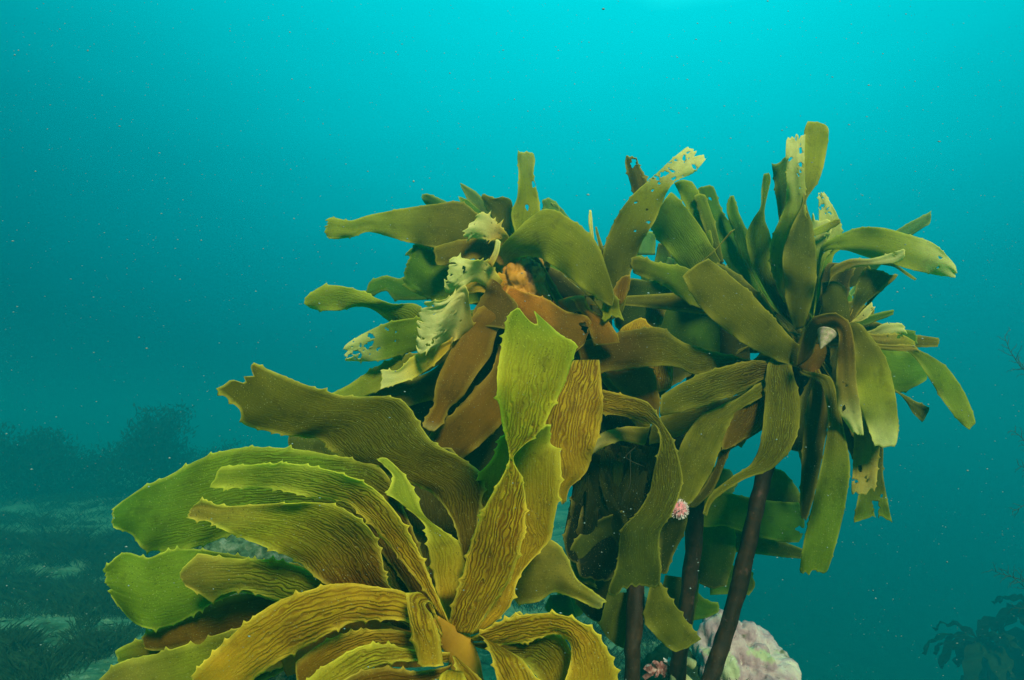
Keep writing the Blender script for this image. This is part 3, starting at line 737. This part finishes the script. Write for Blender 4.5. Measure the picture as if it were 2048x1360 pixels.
b('lt', (1.06,), "1690 670 1700 690,1760 688 1770 700,1820 690 1830 704,1848 695 1850 708", rag=12, teeth=1.0)
b('lp', (1.09,), "1720 668 1726 674,1748 658 1756 672,1772 646 1786 668,1818 648 1824 668", rag=16, pale=.5, palefrom=.2, holes=7, teeth=1.6)
b('gv', (1.20,), "1720 680 1720 760,1762 690 1762 770,1800 700 1797 786,1842 712 1850 762,1852 730 1853 745", rag=8)
b('v', (1.24,), "1770 660 1780 690,1815 660 1825 690,1842 665 1846 685", rag=12)
b('ee', (1.15,), "1720 740 1716 750,1800 785 1798 788,1832 803 1826 826,1864 818 1848 848", rag=4)
b('lty', (1.06,), "1705 840 1755 850,1706 930 1756 930,1703 980 1749 985,1708 1008 1742 1004", rag=24, holes=8, pale=.4, palefrom=.4, teeth=1.0)
b('deg', (1.15,), "1700 860 1760 870,1730 930 1766 950,1715 1000 1773 990,1708 1040 1781 1030,1712 1050 1789 1062", rag=8, notch=18, hole=((1752, 1012, 9), (1752, 1027, 7), (1762, 992, 4)))
b('bdd', (1.08,), "1630 745 1640 742,1624 770 1652 770,1610 830 1656 840,1603 930 1641 930,1600 1000 1626 1000,1603 1042 1611 1046", rag=6)
b('ded', (1.15,), "1625 745 1640 745,1600 800 1630 810,1590 870 1640 880,1580 905 1610 910", rag=5)
b('dd', (1.18,), "1660 700 1720 700,1670 800 1740 800,1690 880 1745 890,1720 950 1755 945", rag=5)
b('lleeLL', (1.10, 1.05, 1.04, 1.04, 1.08, 1.09), "1590 660 1606 655,1574 610 1622 610,1566 550 1632 560,1567 500 1632 505,1585 450 1625 450,1603 412 1613 412,1606 395 1615 395,1604 350 1640 356,1605 300 1653 302,1610 256 1657 258,1622 232 1638 242", rag=12, bulge=.1, teeth=.6)
b('lLGGp', (1.13, 1.10, 1.05, 1.04, 1.05), "1605 645 1625 640,1560 590 1600 592,1541 530 1602 532,1543 480 1611 482,1562 432 1612 436,1573 398 1612 400,1572 340 1609 340,1572 290 1610 282,1576 240 1613 235", rag=36, pale=.9, palefrom=.45, holes=22, teeth=1.2, label="tall bleached blade with crumbling tip")
b('dgv', (1.14,), "1555 620 1575 610,1505 532 1543 532,1492 475 1541 475,1505 440 1530 440,1521 414 1530 414,1523 376 1541 360,1528 343 1536 343", rag=4, ridge=.3, teeth=.5)
b('ev', (1.18,), "1558 440 1564 436,1552 392 1576 382,1546 345 1576 315,1542 314 1562 322", rag=10, notch=10, join=False)
b('vv', (1.22,), "1540 610 1550 600,1486 520 1514 522,1465 460 1491 456,1453 420 1476 421,1461 389 1467 389", rag=3, ridge=.3)
b('gGGp', (1.12, 1.06, 1.05), "1640 500 1646 508,1670 474 1690 501,1715 456 1736 515,1760 455 1780 527,1810 467 1830 541,1866 486 1872 550,1902 520 1902 554,1921 546 1914 557", rag=10, teeth=.7, pale=.5, palefrom=.5, bulge=.16, hole=((1880, 515, 4), (1876, 535, 3)))
b('cc', (1.30,), "1770 480 1800 490,1818 446 1846 456,1850 430 1860 446,1866 419 1862 427", rag=5)
b('gp', (1.17,), "1612 520 1645 520,1618 470 1660 470,1625 430 1672 440,1632 405 1676 420", rag=26, pale=.7, palefrom=.3, holes=26, teeth=1.5)
b('GGl', (1.14,), "1600 470 1610 478,1640 452 1645 466,1668 440 1672 452,1684 438 1682 445", rag=3, join=False)
b('Gp', (1.18,), "1630 520 1650 520,1634 480 1680 482,1638 440 1680 442,1636 370 1642 372", rag=18, pale=.8, palefrom=.3, holes=18, teeth=1.6)
b('ltpp', (1.08, 1.02), "1660 560 1655 575,1662 536 1668 552,1700 518 1708 535,1742 517 1748 530,1782 506 1795 524,1818 494 1814 508", rag=9, pale=.8, palefrom=.55, hole=((1790, 507, 4), (1772, 510, 3)))
b('bee', (1.10,), "1680 655 1692 662,1704 604 1726 612,1716 560 1764 578,1735 528 1792 545", rag=8, hole=((1763, 534, 5),))
b('ell', (1.13,), "1690 655 1698 660,1728 618 1736 612,1744 580 1762 582,1774 557 1788 560,1793 546 1797 548", rag=3)
b('gL', (1.10,), "1745 522 1752 528,1785 526 1788 534,1815 545 1812 550,1836 560 1832 562", rag=3, join=False, teeth=.5)
b('kd', (1.19,), "1640 600 1690 610,1645 550 1700 560,1660 520 1715 530", rag=4)
b('de', (1.19,), "1640 590 1640 625,1690 530 1690 580,1740 520 1750 560", rag=4)
b('v', (1.28,), "1670 630 1690 640,1676 585 1705 600,1680 575 1698 585", rag=4)
b('vG', (1.2,), "1640 540 1660 550,1645 500 1668 510,1660 490 1690 495", rag=5)
b('tp', (1.08,), "1690 652 1700 645,1712 636 1722 642,1728 618 1738 632,1750 598 1756 606", rag=12, pale=.5, palefrom=.3, holes=4, teeth=1.4)
b('tp', (1.09,), "1695 660 1702 655,1712 652 1714 668,1722 660 1724 678", rag=10, pale=.5, palefrom=.1, teeth=1.4)
b('yl', (1.10,), "1694 640 1700 648,1710 612 1716 628,1728 600 1730 610", rag=4, teeth=.6)

# ================================================================== GREEN KELP BEHIND
b = lambda *a, **k: blade('B', *a, **k)
pxtube("stipe", 'B', "1390 720 1.32 14.8, 1400 850 1.30 15.5, 1396 960 1.28 16.1, 1388 1080 1.27 16.1, 1374 1200 1.26 14.8, 1360 1300 1.25 15.5, 1345 1420 1.25 18.8", M_STIPE, bumps=0.24, seed=2.0)
b('lgg', (1.20, 1.16), "1470 575 1410 590,1440 520 1370 545,1410 468 1335 500,1386 432 1314 478,1345 386 1302 454,1332 394 1300 440", rag=5, ridge=.3, bulge=.12)
b('gg', (1.20,), "1420 510 1428 500,1388 445 1410 432,1356 382 1396 382,1345 359 1376 353", rag=6)
b('vv', (1.25,), "1490 600 1520 590,1425 480 1478 472,1402 410 1446 425,1396 380 1430 380,1404 371 1421 364", rag=7, hole=((1420, 398, 4),))
b('eg', (1.19,), "1436 530 1448 524,1404 445 1428 440,1386 385 1408 384", rag=4, join=False)
b('cc', (1.42,), "1275 510 1310 510,1280 470 1312 475,1290 455 1320 465", rag=4, join=False)
b('vd', (1.40,), "1305 540 1345 540,1314 500 1340 500,1318 480 1335 484", rag=4, join=False)
b('cp', (1.36,), "1330 540 1345 535,1335 515 1350 520,1345 505 1358 515", rag=9, holes=4, pale=.4, palefrom=.2, join=False)
b('vd', (1.26,), "1440 600 1440 710,1340 570 1330 700,1260 560 1250 670,1225 590 1225 640", rag=5, bulge=.1, join=False)
b('dl', (1.21,), "1292 590 1332 590,1292 620 1332 612,1288 655 1322 657", rag=3, ridge=.6, join=False)
b('dv', (1.30,), "1600 640 1600 720,1500 580 1520 700,1400 560 1430 690,1320 600 1340 670", rag=4, join=False)
b('kd', (1.30,), "1540 540 1600 560,1540 600 1600 640,1540 650 1590 690", rag=4, join=False)
b('dd', (1.27,), "1500 650 1500 740,1420 640 1420 730,1330 660 1330 780,1280 700 1270 800", rag=4, join=False)
b('dk', (1.28,), "1560 760 1570 830,1450 800 1460 900,1350 850 1360 950,1290 900 1290 970", rag=4, join=False)
b('gvv', (1.32, 1.30), "1395 970 1395 1040,1450 984 1450 1052,1510 997 1510 1072,1570 1004 1570 1084,1614 1004 1615 1084", rag=7, hole=((1603, 1060, 9),), bulge=.1, teeth=.5)
b('ev', (1.36,), "1500 1000 1610 1012,1525 960 1595 978,1545 930 1562 935", rag=8, join=False)
b('vc', (1.40,), "1400 930 1410 1000,1440 935 1440 990,1484 945 1482 1002", rag=14, pale=.2, palefrom=.2, join=False)
b('ee', (1.38,), "1370 1030 1370 1100,1480 1060 1480 1104,1550 1078 1545 1112,1612 1100 1610 1118", rag=5, join=False)
b('vd', (1.36,), "1385 1030 1470 1050,1385 1100 1470 1110,1384 1150 1456 1160,1384 1178 1450 1190", rag=10, join=False, bulge=.1)
b('ve', (1.42,), "1420 1120 1420 1190,1480 1138 1480 1188,1524 1148 1514 1194", rag=12, join=False)
b('vg', (1.36,), "1383 1170 1380 1242,1412 1200 1412 1236,1442 1205 1442 1222", rag=4, join=False)
b('ed', (1.34,), "1330 1150 1400 1160,1320 1210 1390 1230,1340 1250 1380 1270", rag=7, join=False)
b('de', (1.32,), "1385 850 1400 870,1360 920 1410 940,1355 990 1410 1010,1372 1050 1400 1056", rag=5, join=False)
b('dv', (1.45,), "1100 1190 1140 1190,1090 1215 1150 1225,1100 1240 1160 1250", rag=8, join=False)
b('vv', (1.50,), "1120 1170 1180 1180,1110 1210 1170 1220,1130 1235 1150 1240", rag=8, join=False)

# smaller blades deeper inside the crowns
def inner_blades():
    r = random.Random(77)
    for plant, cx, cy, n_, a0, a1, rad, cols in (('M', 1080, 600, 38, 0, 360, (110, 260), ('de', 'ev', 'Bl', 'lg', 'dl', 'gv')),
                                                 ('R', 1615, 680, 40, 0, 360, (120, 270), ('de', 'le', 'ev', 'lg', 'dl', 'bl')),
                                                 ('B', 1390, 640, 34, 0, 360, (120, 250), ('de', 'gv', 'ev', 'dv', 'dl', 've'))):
        hx, hy, hd = HUB[plant]
        for k in range(n_):
            a = R(a0 + (a1 - a0) * (k + r.uniform(-.3, .3)) / n_)
            L_ = r.uniform(*rad) * (1.0 if math.sin(a) > -.3 else .8)
            bend = r.uniform(-.5, .5); w = r.choice((9, 12, 16, 22, 28, 34)); tw = r.choice((0, 0, 2.2, 3.4))
            q = []; x, y = cx, cy
            for i in range(6):
                f = i / 5
                aa = a + bend * f
                # gravity: blades droop
                dx, dy = math.cos(aa), math.sin(aa) + .45 * f
                n2 = math.hypot(dx, dy); dx /= n2; dy /= n2
                if i: x += dx * L_ / 5; y += dy * L_ / 5
                ww = w * (.35 + .65 * math.sin(math.pi * min(1, .12 + f * .8))) * math.cos(tw * f)
                q.append("%.0f %.0f %.0f %.0f" % (x - dy * ww, y + dx * ww, x + dy * ww, y - dx * ww))
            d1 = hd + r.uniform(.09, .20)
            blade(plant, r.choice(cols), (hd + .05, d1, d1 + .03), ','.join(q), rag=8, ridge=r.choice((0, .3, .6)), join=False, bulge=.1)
inner_blades()

# ================================================================== ROCKS AND SMALL LIFE
c = at(1480, 1422, 1.40)
tag(blob("rock", c, .112, .115, .178, M_ROCK, sub=6, amp=.34, freq=1.25, fine=.040, seed=4.4), "pink coralline crusted rock standing right of the dark stipes", "rock")
c = at(490, 1230, 1.30)
tag(blob("rock", c, .15, .14, .165, M_ROCK2, sub=6, amp=.14, freq=1.8, fine=.035, seed=6.1), "turf covered boulder glimpsed through the golden kelp", "rock")
c = at(1345, 1400, 1.42)
tag(blob("rock", c, .10, .10, .10, M_TURF, sub=5, amp=.25, freq=2.2, fine=.05, seed=9.4), "low dark weedy rock between the stipes", "rock")

def snail():
    bm = bmesh.new()
    n, m = 34, 28
    rows = []
    for i in range(n):
        f = i / (n - 1)                      # base to apex
        z = .031 * f
        rr = .0135 * (1 - f) ** .85 if f > .12 else .0135 * (.88 ** .85) * math.sqrt(max(0, 1 - ((.12 - f) / .13) ** 2))
        row = []
        for j in range(m):
            t = 2 * math.pi * j / m
            w = 1 + .022 * math.sin((f * 4.2 - j / m) * 2 * math.pi) + .05 * mnoise.noise(Vector((math.cos(t) * 2, math.sin(t) * 2, f * 7)))
            row.append(bm.verts.new((math.cos(t) * rr * w, math.sin(t) * rr * w, z)))
        rows.append(row)
    for a_, b_ in zip(rows[:-1], rows[1:]):
        for j in range(m):
            bm.faces.new((a_[j], a_[(j + 1) % m], b_[(j + 1) % m], b_[j]))
    bm.faces.new(rows[0][::-1]); bm.faces.new(rows[-1])
    for f in bm.faces: f.smooth = True
    me = bpy.data.meshes.new("sea_snail"); bm.to_mesh(me); bm.free()
    o = link("sea_snail", me, M_SHELL)
    o.scale = (1.12, 1.12, 1.12)
    o.location = at(1656, 661, 1.00)
    o.rotation_euler = (Vector((-.50, -.25, -.85))).to_track_quat('Z', 'Y').to_euler()
    tag(o, "small pale pink and yellow cone shaped sea snail on an arched olive blade", "sea snail")
snail()

def anemone():
    p = at(1357, 1019, 1.0)
    root = empty("sea_urchin", p); tag(root, "small pink spiny urchin clinging to the hanging blade edge", "sea urchin")
    blob("body", p, .0125, .0115, .0125, M_PINK, root, sub=4, amp=.08, freq=2.5, fine=.04, seed=2)
    r = random.Random(3)
    V, Fc = [], []
    for k in range(230):
        z = r.uniform(-1, 1); a = r.uniform(0, 6.283)
        d = Vector((math.sqrt(1 - z * z) * math.cos(a), math.sqrt(1 - z * z) * math.sin(a), z))
        q = d.to_track_quat('Z', 'Y')
        b0 = p + d * .0118; ln = r.uniform(.003, .0052)
        dd = (d + Vector((r.uniform(-.3, .3), r.uniform(-.3, .3), r.uniform(-.3, .3)))).normalized()
        s = len(V)
        for h, w in ((0, .0005), (.8, .00055), (1, .00025)):
            for j in range(5):
                t = 6.283 * j / 5
                V.append(b0 + dd * ln * h + q @ Vector((math.cos(t) * w, math.sin(t) * w, 0)))
        for lv in range(2):
            for j in range(5):
                Fc.append((s + lv * 5 + j, s + lv * 5 + (j + 1) % 5, s + lv * 5 + 5 + (j + 1) % 5, s + lv * 5 + 5 + j))
    o = link("spines", mesh_np("spines", [tuple(v) for v in V], Fc), M_TENT, root)
    tag(o, kind='stuff')
anemone()

def coralline_bits():
    r = random.Random(12)
    specs = [((1303, 1345), "pink coralline fragment, leftmost of the pieces at the stipe foot", .016, .75),
             ((1318, 1338), "red and pink coralline fragment in the middle of the pieces at the stipe foot", .015, .9),
             ((1333, 1352), "pink coralline branch beside the pale holdfast root", .017, .6),
             ((1338, 1325), "small white shell chip above the pale holdfast root", .010, 0.0)]
    for (x, y), lab, s, _ in specs:
        p = at(x, y, 1.27)
        bm = bmesh.new()
        for k in range(7):
            a = r.uniform(0, 6.28)
            d = Vector((math.cos(a), r.uniform(-.6, .6), math.sin(a) * .9 + .5)).normalized()
            q = d.to_track_quat('Z', 'Y').to_matrix().to_4x4()
            t = bmesh.ops.create_cone(bm, cap_ends=True, segments=7, radius1=s * .30, radius2=s * r.uniform(.1, .34), depth=s * r.uniform(.8, 1.6))
            for v in t['verts']:
                v.co = q @ (v.co + Vector((0, 0, s * .5)))
                v.co += Vector((mnoise.noise(v.co * 160), mnoise.noise(v.co * 160 + Vector((5, 0, 0))), 0)) * s * .3
                v.co += p
        me = bpy.data.meshes.new("coralline_fragment"); bm.to_mesh(me); bm.free()
        o = link("coralline_fragment", me, M_TENT if _ == 0 else M_CORAL)
        tag(o, lab, "coralline algae", "coralline pieces at the stipe foot")
    for k, q in enumerate(("1352 1322 1.26 9, 1351 1340 1.25 10, 1349 1370 1.24 11, 1345 1400 1.24 13", "1388 1330 1.27 9, 1372 1322 1.27 8, 1360 1345 1.27 9, 1400 1390 1.27 12")):
        o = pxtube("holdfast_root", 'B', q, M_FINGER, bumps=.2, seed=k * 4.0)
coralline_bits()

def branching_weed(name, base, tips, seed, label, mat, rad=.0022, twig=26):
    """feathery plant: main stem with side branches and fine twigs"""
    r = random.Random(seed)
    root = empty(name, base[0]); tag(root, label, "seaweed")
    tube("stem", base, [rad * 2.2] + [rad * 1.6] * (len(base) - 2) + [rad * .8], mat, root, seg=8)
    for base, tp in tips:
        V, Fc = [], []
        def seg(a, b_, r0, r1):
            d = (b_ - a)
            if d.length < 1e-6: return
            q = d.to_track_quat('Z', 'Y'); s = len(V)
            for p, w in ((a, r0), (b_, r1)):
                for j in range(5):
                    t = 6.283 * j / 5
                    V.append(tuple(p + q @ Vector((math.cos(t) * w, math.sin(t) * w, 0))))
            for j in range(5):
                Fc.append((s + j, s + (j + 1) % 5, s + 5 + (j + 1) % 5, s + 5 + j))
        def grow(p, d, ln, w, lev):
            n_ = max(3, int(ln / .022)); sd = 1
            for i in range(n_):
                d = (d + Vector((r.gauss(0, .10), r.gauss(0, .10), r.gauss(0, .10) + .02))).normalized()
                p2 = p + d * (ln / n_)
                seg(p, p2, w * (1 - .6 * i / n_), w * (1 - .6 * (i + 1) / n_))
                if lev > 0 and i > 0:
                    sd = -sd
                    side = d.cross(Vector((0, 1, 0))).normalized() * sd
                    nd = (d * .7 + side * .7 + Vector((0, r.gauss(0, .4), 0))).normalized()
                    grow(p2, nd, ln * r.uniform(.22, .42) * (1 - .5 * i / n_), w * .6, lev - 1)
                p = p2
        v = tp - base
        m = base + v * .5 + Vector((.05, 0, .04))
        seg(base, m, rad, rad * .9)
        grow(m, (tp - m).normalized(), (tp - m).length, rad * .9, 3)
        link("frond", mesh_np("frond", V, Fc), mat, root)
    return root
q_ = 3.7
branching_weed("feathery_seaweed", [at(2125, 1420, 5.3), at(2108, 1260, q_), at(2118, 1010, q_), at(2106, 850, q_), at(2085, 690, q_)],
               [(at(2106, 850, q_), at(1996, 690, q_)), (at(2106, 850, q_), at(2040, 725, q_)), (at(2118, 1010, q_), at(2034, 850, q_)), (at(2118, 1010, q_), at(2030, 930, q_)),
                (at(2118, 1010, q_), at(2014, 1018, q_)), (at(2108, 1260, q_), at(1996, 1116, q_)), (at(2108, 1260, q_), at(2010, 1160, q_)), (at(2108, 1260, q_), at(2022, 1212, q_))],
               4, "feathery dark seaweed reaching in from the right edge", M_DARKWEED, rad=.004)

# ------------------------------------------------------------------ dim kelp further away
def far_kelp(base, hgt, blen, nbl, seed, label, cols, group, spread=1.0):
    r = random.Random(seed)
    root = empty("kelp", base); tag(root, label, "kelp", group)
    top = base + Vector((r.uniform(-.1, .1), r.uniform(-.1, .1), hgt))
    tube("stipe", [base - Vector((0, 0, .05)), (base + top) / 2 + Vector((r.uniform(-.05, .05), 0, 0)), top], [.016, .012, .014], M_STIPE, root, seg=8)
    for k in range(nbl):
        a = 6.283 * k / nbl + r.uniform(-.3, .3)
        L_ = blen * r.uniform(.6, 1.1)
        rise = r.uniform(-.2, 1.0)
        dirh = Vector((math.cos(a), math.sin(a), 0)) * spread
        n_, m_ = 16, 5
        side = Vector((-math.sin(a), math.cos(a), 0))
        V = []; p = top.copy(); el = rise
        G = []
        for i in range(n_):
            f = i / (n_ - 1)
            d = (dirh * math.cos(el) + Vector((0, 0, math.sin(el)))).normalized()
            el -= r.uniform(.05, .16)
            p = p + d * (L_ / n_)
            w = blen * .13 * (math.sin(math.pi * min(f * .9 + .08, 1)) ** .7) * (1 + r.uniform(-.15, .15))
            nrm = side.cross(d)
            G.append([p + side * w * (2 * j / (m_ - 1) - 1) + nrm * (.02 * math.sin(i * 1.3 + j) + r.uniform(-.008, .008)) for j in range(m_)])
        V = [tuple(q) for row in G for q in row]
        I = np.arange(n_ * m_).reshape(n_, m_)
        Fc = np.stack([I[:-1, :-1], I[1:, :-1], I[1:, 1:], I[:-1, 1:]], -1).reshape(-1, 4)
        V = V + [(x, y, z - .0015) for x, y, z in V]
        Fc = np.concatenate([Fc, Fc[:, ::-1] + n_ * m_])
        me = mesh_np("blade", V, Fc)
        ck = PAL[r.choice(cols)]
        add_attr(me, "tint", np.tile(np.array([ck]), (len(V), 1)))
        add_attr(me, "fx", np.zeros((len(V), 3)))
        link("blade", me, M_KELP, root)
    return root

def ground_at(x, y, d):
    p = at(x, y, d); return Vector((p.x, p.y, ground_h(p.x, p.y)))
FG = "dim seaweed bushes in the murk"
def far_bush(base, hgt, wid, seed, label, n_=800):
    """bushy upright seaweed: several leaning stems thick with small leaves"""
    r = random.Random(seed)
    root = empty("seaweed_bush", base); tag(root, label, "seaweed", FG)
    for k in range(7):
        V, Fc = [], []
        a = r.uniform(0, 6.283); lean = r.uniform(.1, .5) * wid
        tip = Vector((math.cos(a) * lean, math.sin(a) * lean, hgt * r.uniform(.6, 1.0)))
        for _ in range(n_):
            f = r.random() ** .7
            c_ = base + tip * f + Vector((0, 0, 0)) + Vector(tuple(max(-1.5, min(1.5, r.gauss(0, g_))) for g_ in (1, 1, .6))) * wid * .17 * (1.15 - f * .75)
            d = Vector((r.gauss(0, .6), r.gauss(0, .6), r.uniform(.1, 1.2))).normalized()
            sd = d.cross(Vector((r.gauss(0, 1), r.gauss(0, 1), r.gauss(0, 1)))).normalized()
            L_ = r.uniform(.03, .10) * hgt; w = L_ * r.uniform(.08, .2)
            s = len(V)
            V += [tuple(c_), tuple(c_ + d * L_ * .5 + sd * w), tuple(c_ + d * L_), tuple(c_ + d * L_ * .5 - sd * w)]
            Fc.append((s, s + 1, s + 2, s + 3))
        me = mesh_np("foliage", V, Fc)
        link("foliage", me, M_FAR, root)
    return root
far_bush(ground_at(280, 965, 9.4), 1.18, 1.7, 31, "dim seaweed bush, tallest in the murk behind the golden kelp")
far_bush(ground_at(170, 965, 9.8), .80, 1.6, 33, "dim seaweed bush just left of the tallest one")
far_bush(ground_at(370, 965, 10.0), .72, 1.5, 38, "low dim seaweed bush just right of the tallest one")
far_bush(ground_at(60, 965, 9.4), 1.08, 1.7, 35, "dim seaweed bush nearest the left edge")
far_bush(ground_at(-70, 965, 9.2), 1.0, 1.7, 39, "dim seaweed bush cut by the left edge")
far_bush(ground_at(460, 965, 10.0), .6, 1.5, 41, "faint seaweed bush lowest in the murk beside the golden blade tips")
KG = "murky kelps in the right corner"
c = at(2120, 1490, 5.8)
tag(blob("reef_rock", c, .85, .80, .78, M_FAR, sub=5, amp=.3, freq=1.6, fine=.06, seed=12.0), "dark weedy reef outcrop under the murky kelps in the right corner", "rock")
for x_, y_, d_, bl_, nb_, sd_, lab_ in ((1965, 1285, 5.8, .52, 16, 44, "murky green brown kelp low in the right corner"),
                                        (2095, 1225, 5.9, .62, 18, 47, "murky kelp half cut by the right edge in the corner")):
    t_ = at(x_, y_, d_)
    far_kelp(Vector((t_.x, t_.y, t_.z - .5)), .5, bl_, nb_, sd_, lab_, 'dk', KG)

# ------------------------------------------------------------------ algal turf on the seabed
def turf():
    r = random.Random(5)
    V, Fc = [], []
    def tuft(x, y, h, n_, spr):
        z = ground_h(x, y)
        for _ in range(n_):
            a = r.uniform(0, 6.283); q = spr * math.sqrt(r.random())
            bx, by = x + math.cos(a) * q, y + math.sin(a) * q
            hh = h * r.uniform(.5, 1.1) * (1 - .5 * (q / spr) ** 2)
            dx, dy = r.uniform(-.8, .8) * hh, r.uniform(-.8, .8) * hh
            t = r.uniform(0, 6.283); w = .0015 + .013 * hh
            wx, wy = math.cos(t) * w, math.sin(t) * w
            s = len(V)
            V.extend([(bx - wx * .5, by - wy * .5, z - .01), (bx + wx * .5, by + wy * .5, z - .01), (bx + dx + wx, by + dy + wy, z + hh * .7), (bx + dx * 1.6, by + dy * 1.6, z + hh)])
            Fc.append((s, s + 1, s + 2)); Fc.append((s, s + 2, s + 3))
    k = 0
    while k < 420:
        x = r.uniform(-4.5, 2.8); y = 1.5 + 5.5 * r.random() ** 1.5
        if abs(x) > y * 1.0 + .3: continue
        m = mnoise.noise(Vector((x * 1.25, y * 1.25, 20.0)))
        if m < .02 + .25 * r.random(): continue
        if abs(x - .3) < .6 and y < 2.0: continue
        if x > .7 + .5 * r.random(): continue
        k += 1
        tuft(x, y, r.uniform(.02, .06) * (1 + .12 * y), 110, r.uniform(.05, .14))
    def hit(px_, py_):
        t_ = 1.2
        while t_ < 14:
            p = at(px_, py_, t_)
            if p.z <= ground_h(p.x, p.y): return p
            t_ += .04
        return None
    for cx_, cy_, rw_, n2_ in ((10, 1300, 45, 26), (60, 1352, 60, 26), (190, 1308, 40, 20), (235, 1215, 80, 44), (130, 1192, 60, 26), (40, 1185, 60, 24),
                               (120, 1100, 80, 22), (20, 1090, 60, 16), (220, 1120, 60, 20), (1650, 1345, 60, 14), (330, 1345, 60, 16)):
        for _ in range(n2_):
            p = hit(cx_ + r.gauss(0, rw_ * .5), cy_ + r.gauss(0, rw_ * .16))
            if p: tuft(p.x, p.y, r.uniform(.03, .08) * (.5 + .22 * p.y), 120, r.uniform(.05, .10))
    for _ in range(260):
        x = r.uniform(-.35, 1.1); y = r.uniform(1.2, 2.4)
        tuft(x, y, r.uniform(.015, .05), 26, .05)
    for _ in range(900):
        y = 3.6 + 8.0 * r.random(); x = r.uniform(-y * .95 - .3, .2)
        tuft(x, y, r.uniform(.05, .15), 60, r.uniform(.10, .26))
    o = link("algae_turf", mesh_np("algae_turf", V, Fc, smooth=False), M_TURF)
    tag(o, "dark bushy algae tufts patching the seabed", "algae", kind='stuff')
turf()

def rubble():
    r = random.Random(8)
    V, Fc = [], []
    base = [(1, 0, 0), (-1, 0, 0), (0, 1, 0), (0, -1, 0), (0, 0, 1), (0, 0, -1)]
    tri = [(0, 2, 4), (2, 1, 4), (1, 3, 4), (3, 0, 4), (2, 0, 5), (1, 2, 5), (3, 1, 5), (0, 3, 5)]
    for _ in range(14000):
        x = r.uniform(-3.4, 2.2); y = 1.2 + 4.0 * r.random() ** 1.7
        if abs(x) > y * .95 + .2: continue
        s_ = r.choice((.004, .005, .007, .010, .016)); z = ground_h(x, y)
        s = len(V)
        for q in base:
            V.append((x + q[0] * s_ * r.uniform(.6, 1.4), y + q[1] * s_ * r.uniform(.6, 1.4), z + q[2] * s_ * r.uniform(.4, .9)))
        Fc += [(a + s, b_ + s, c_ + s) for a, b_, c_ in tri]
    o = link("gravel", mesh_np("gravel", V, Fc, smooth=False), M_SAND)
    tag(o, "pale shell gravel scattered on the seabed", "gravel", kind='stuff')
rubble()

def particles():
    r = random.Random(21)
    V, Fc = [], []
    base = [(1, 0, 0), (-1, 0, 0), (0, 1, 0), (0, -1, 0), (0, 0, 1), (0, 0, -1)]
    tri = [(0, 2, 4), (2, 1, 4), (1, 3, 4), (3, 0, 4), (2, 0, 5), (1, 2, 5), (3, 1, 5), (0, 3, 5)]
    for _ in range(6500):
        d = .35 + 2.4 * r.random() ** .7
        p = at(r.uniform(-150, 2200), r.uniform(-100, 1460), d)
        if p.z < ground_h(p.x, p.y): continue
        s_ = r.choice((.00030, .0004, .0005, .0006, .0009)) * (.6 + .35 * d)
        s = len(V)
        st = r.uniform(1, 2.2)
        for q in base:
            V.append((p.x + q[0] * s_ * st, p.y + q[1] * s_, p.z + q[2] * s_ * r.uniform(.6, 1.3)))
        Fc += [(a + s, b_ + s, c_ + s) for a, b_, c_ in tri]
    o = link("marine_particles", mesh_np("marine_particles", V, Fc), M_SNOW)
    tag(o, "pale specks drifting in the water", "particles", kind='stuff')
particles()
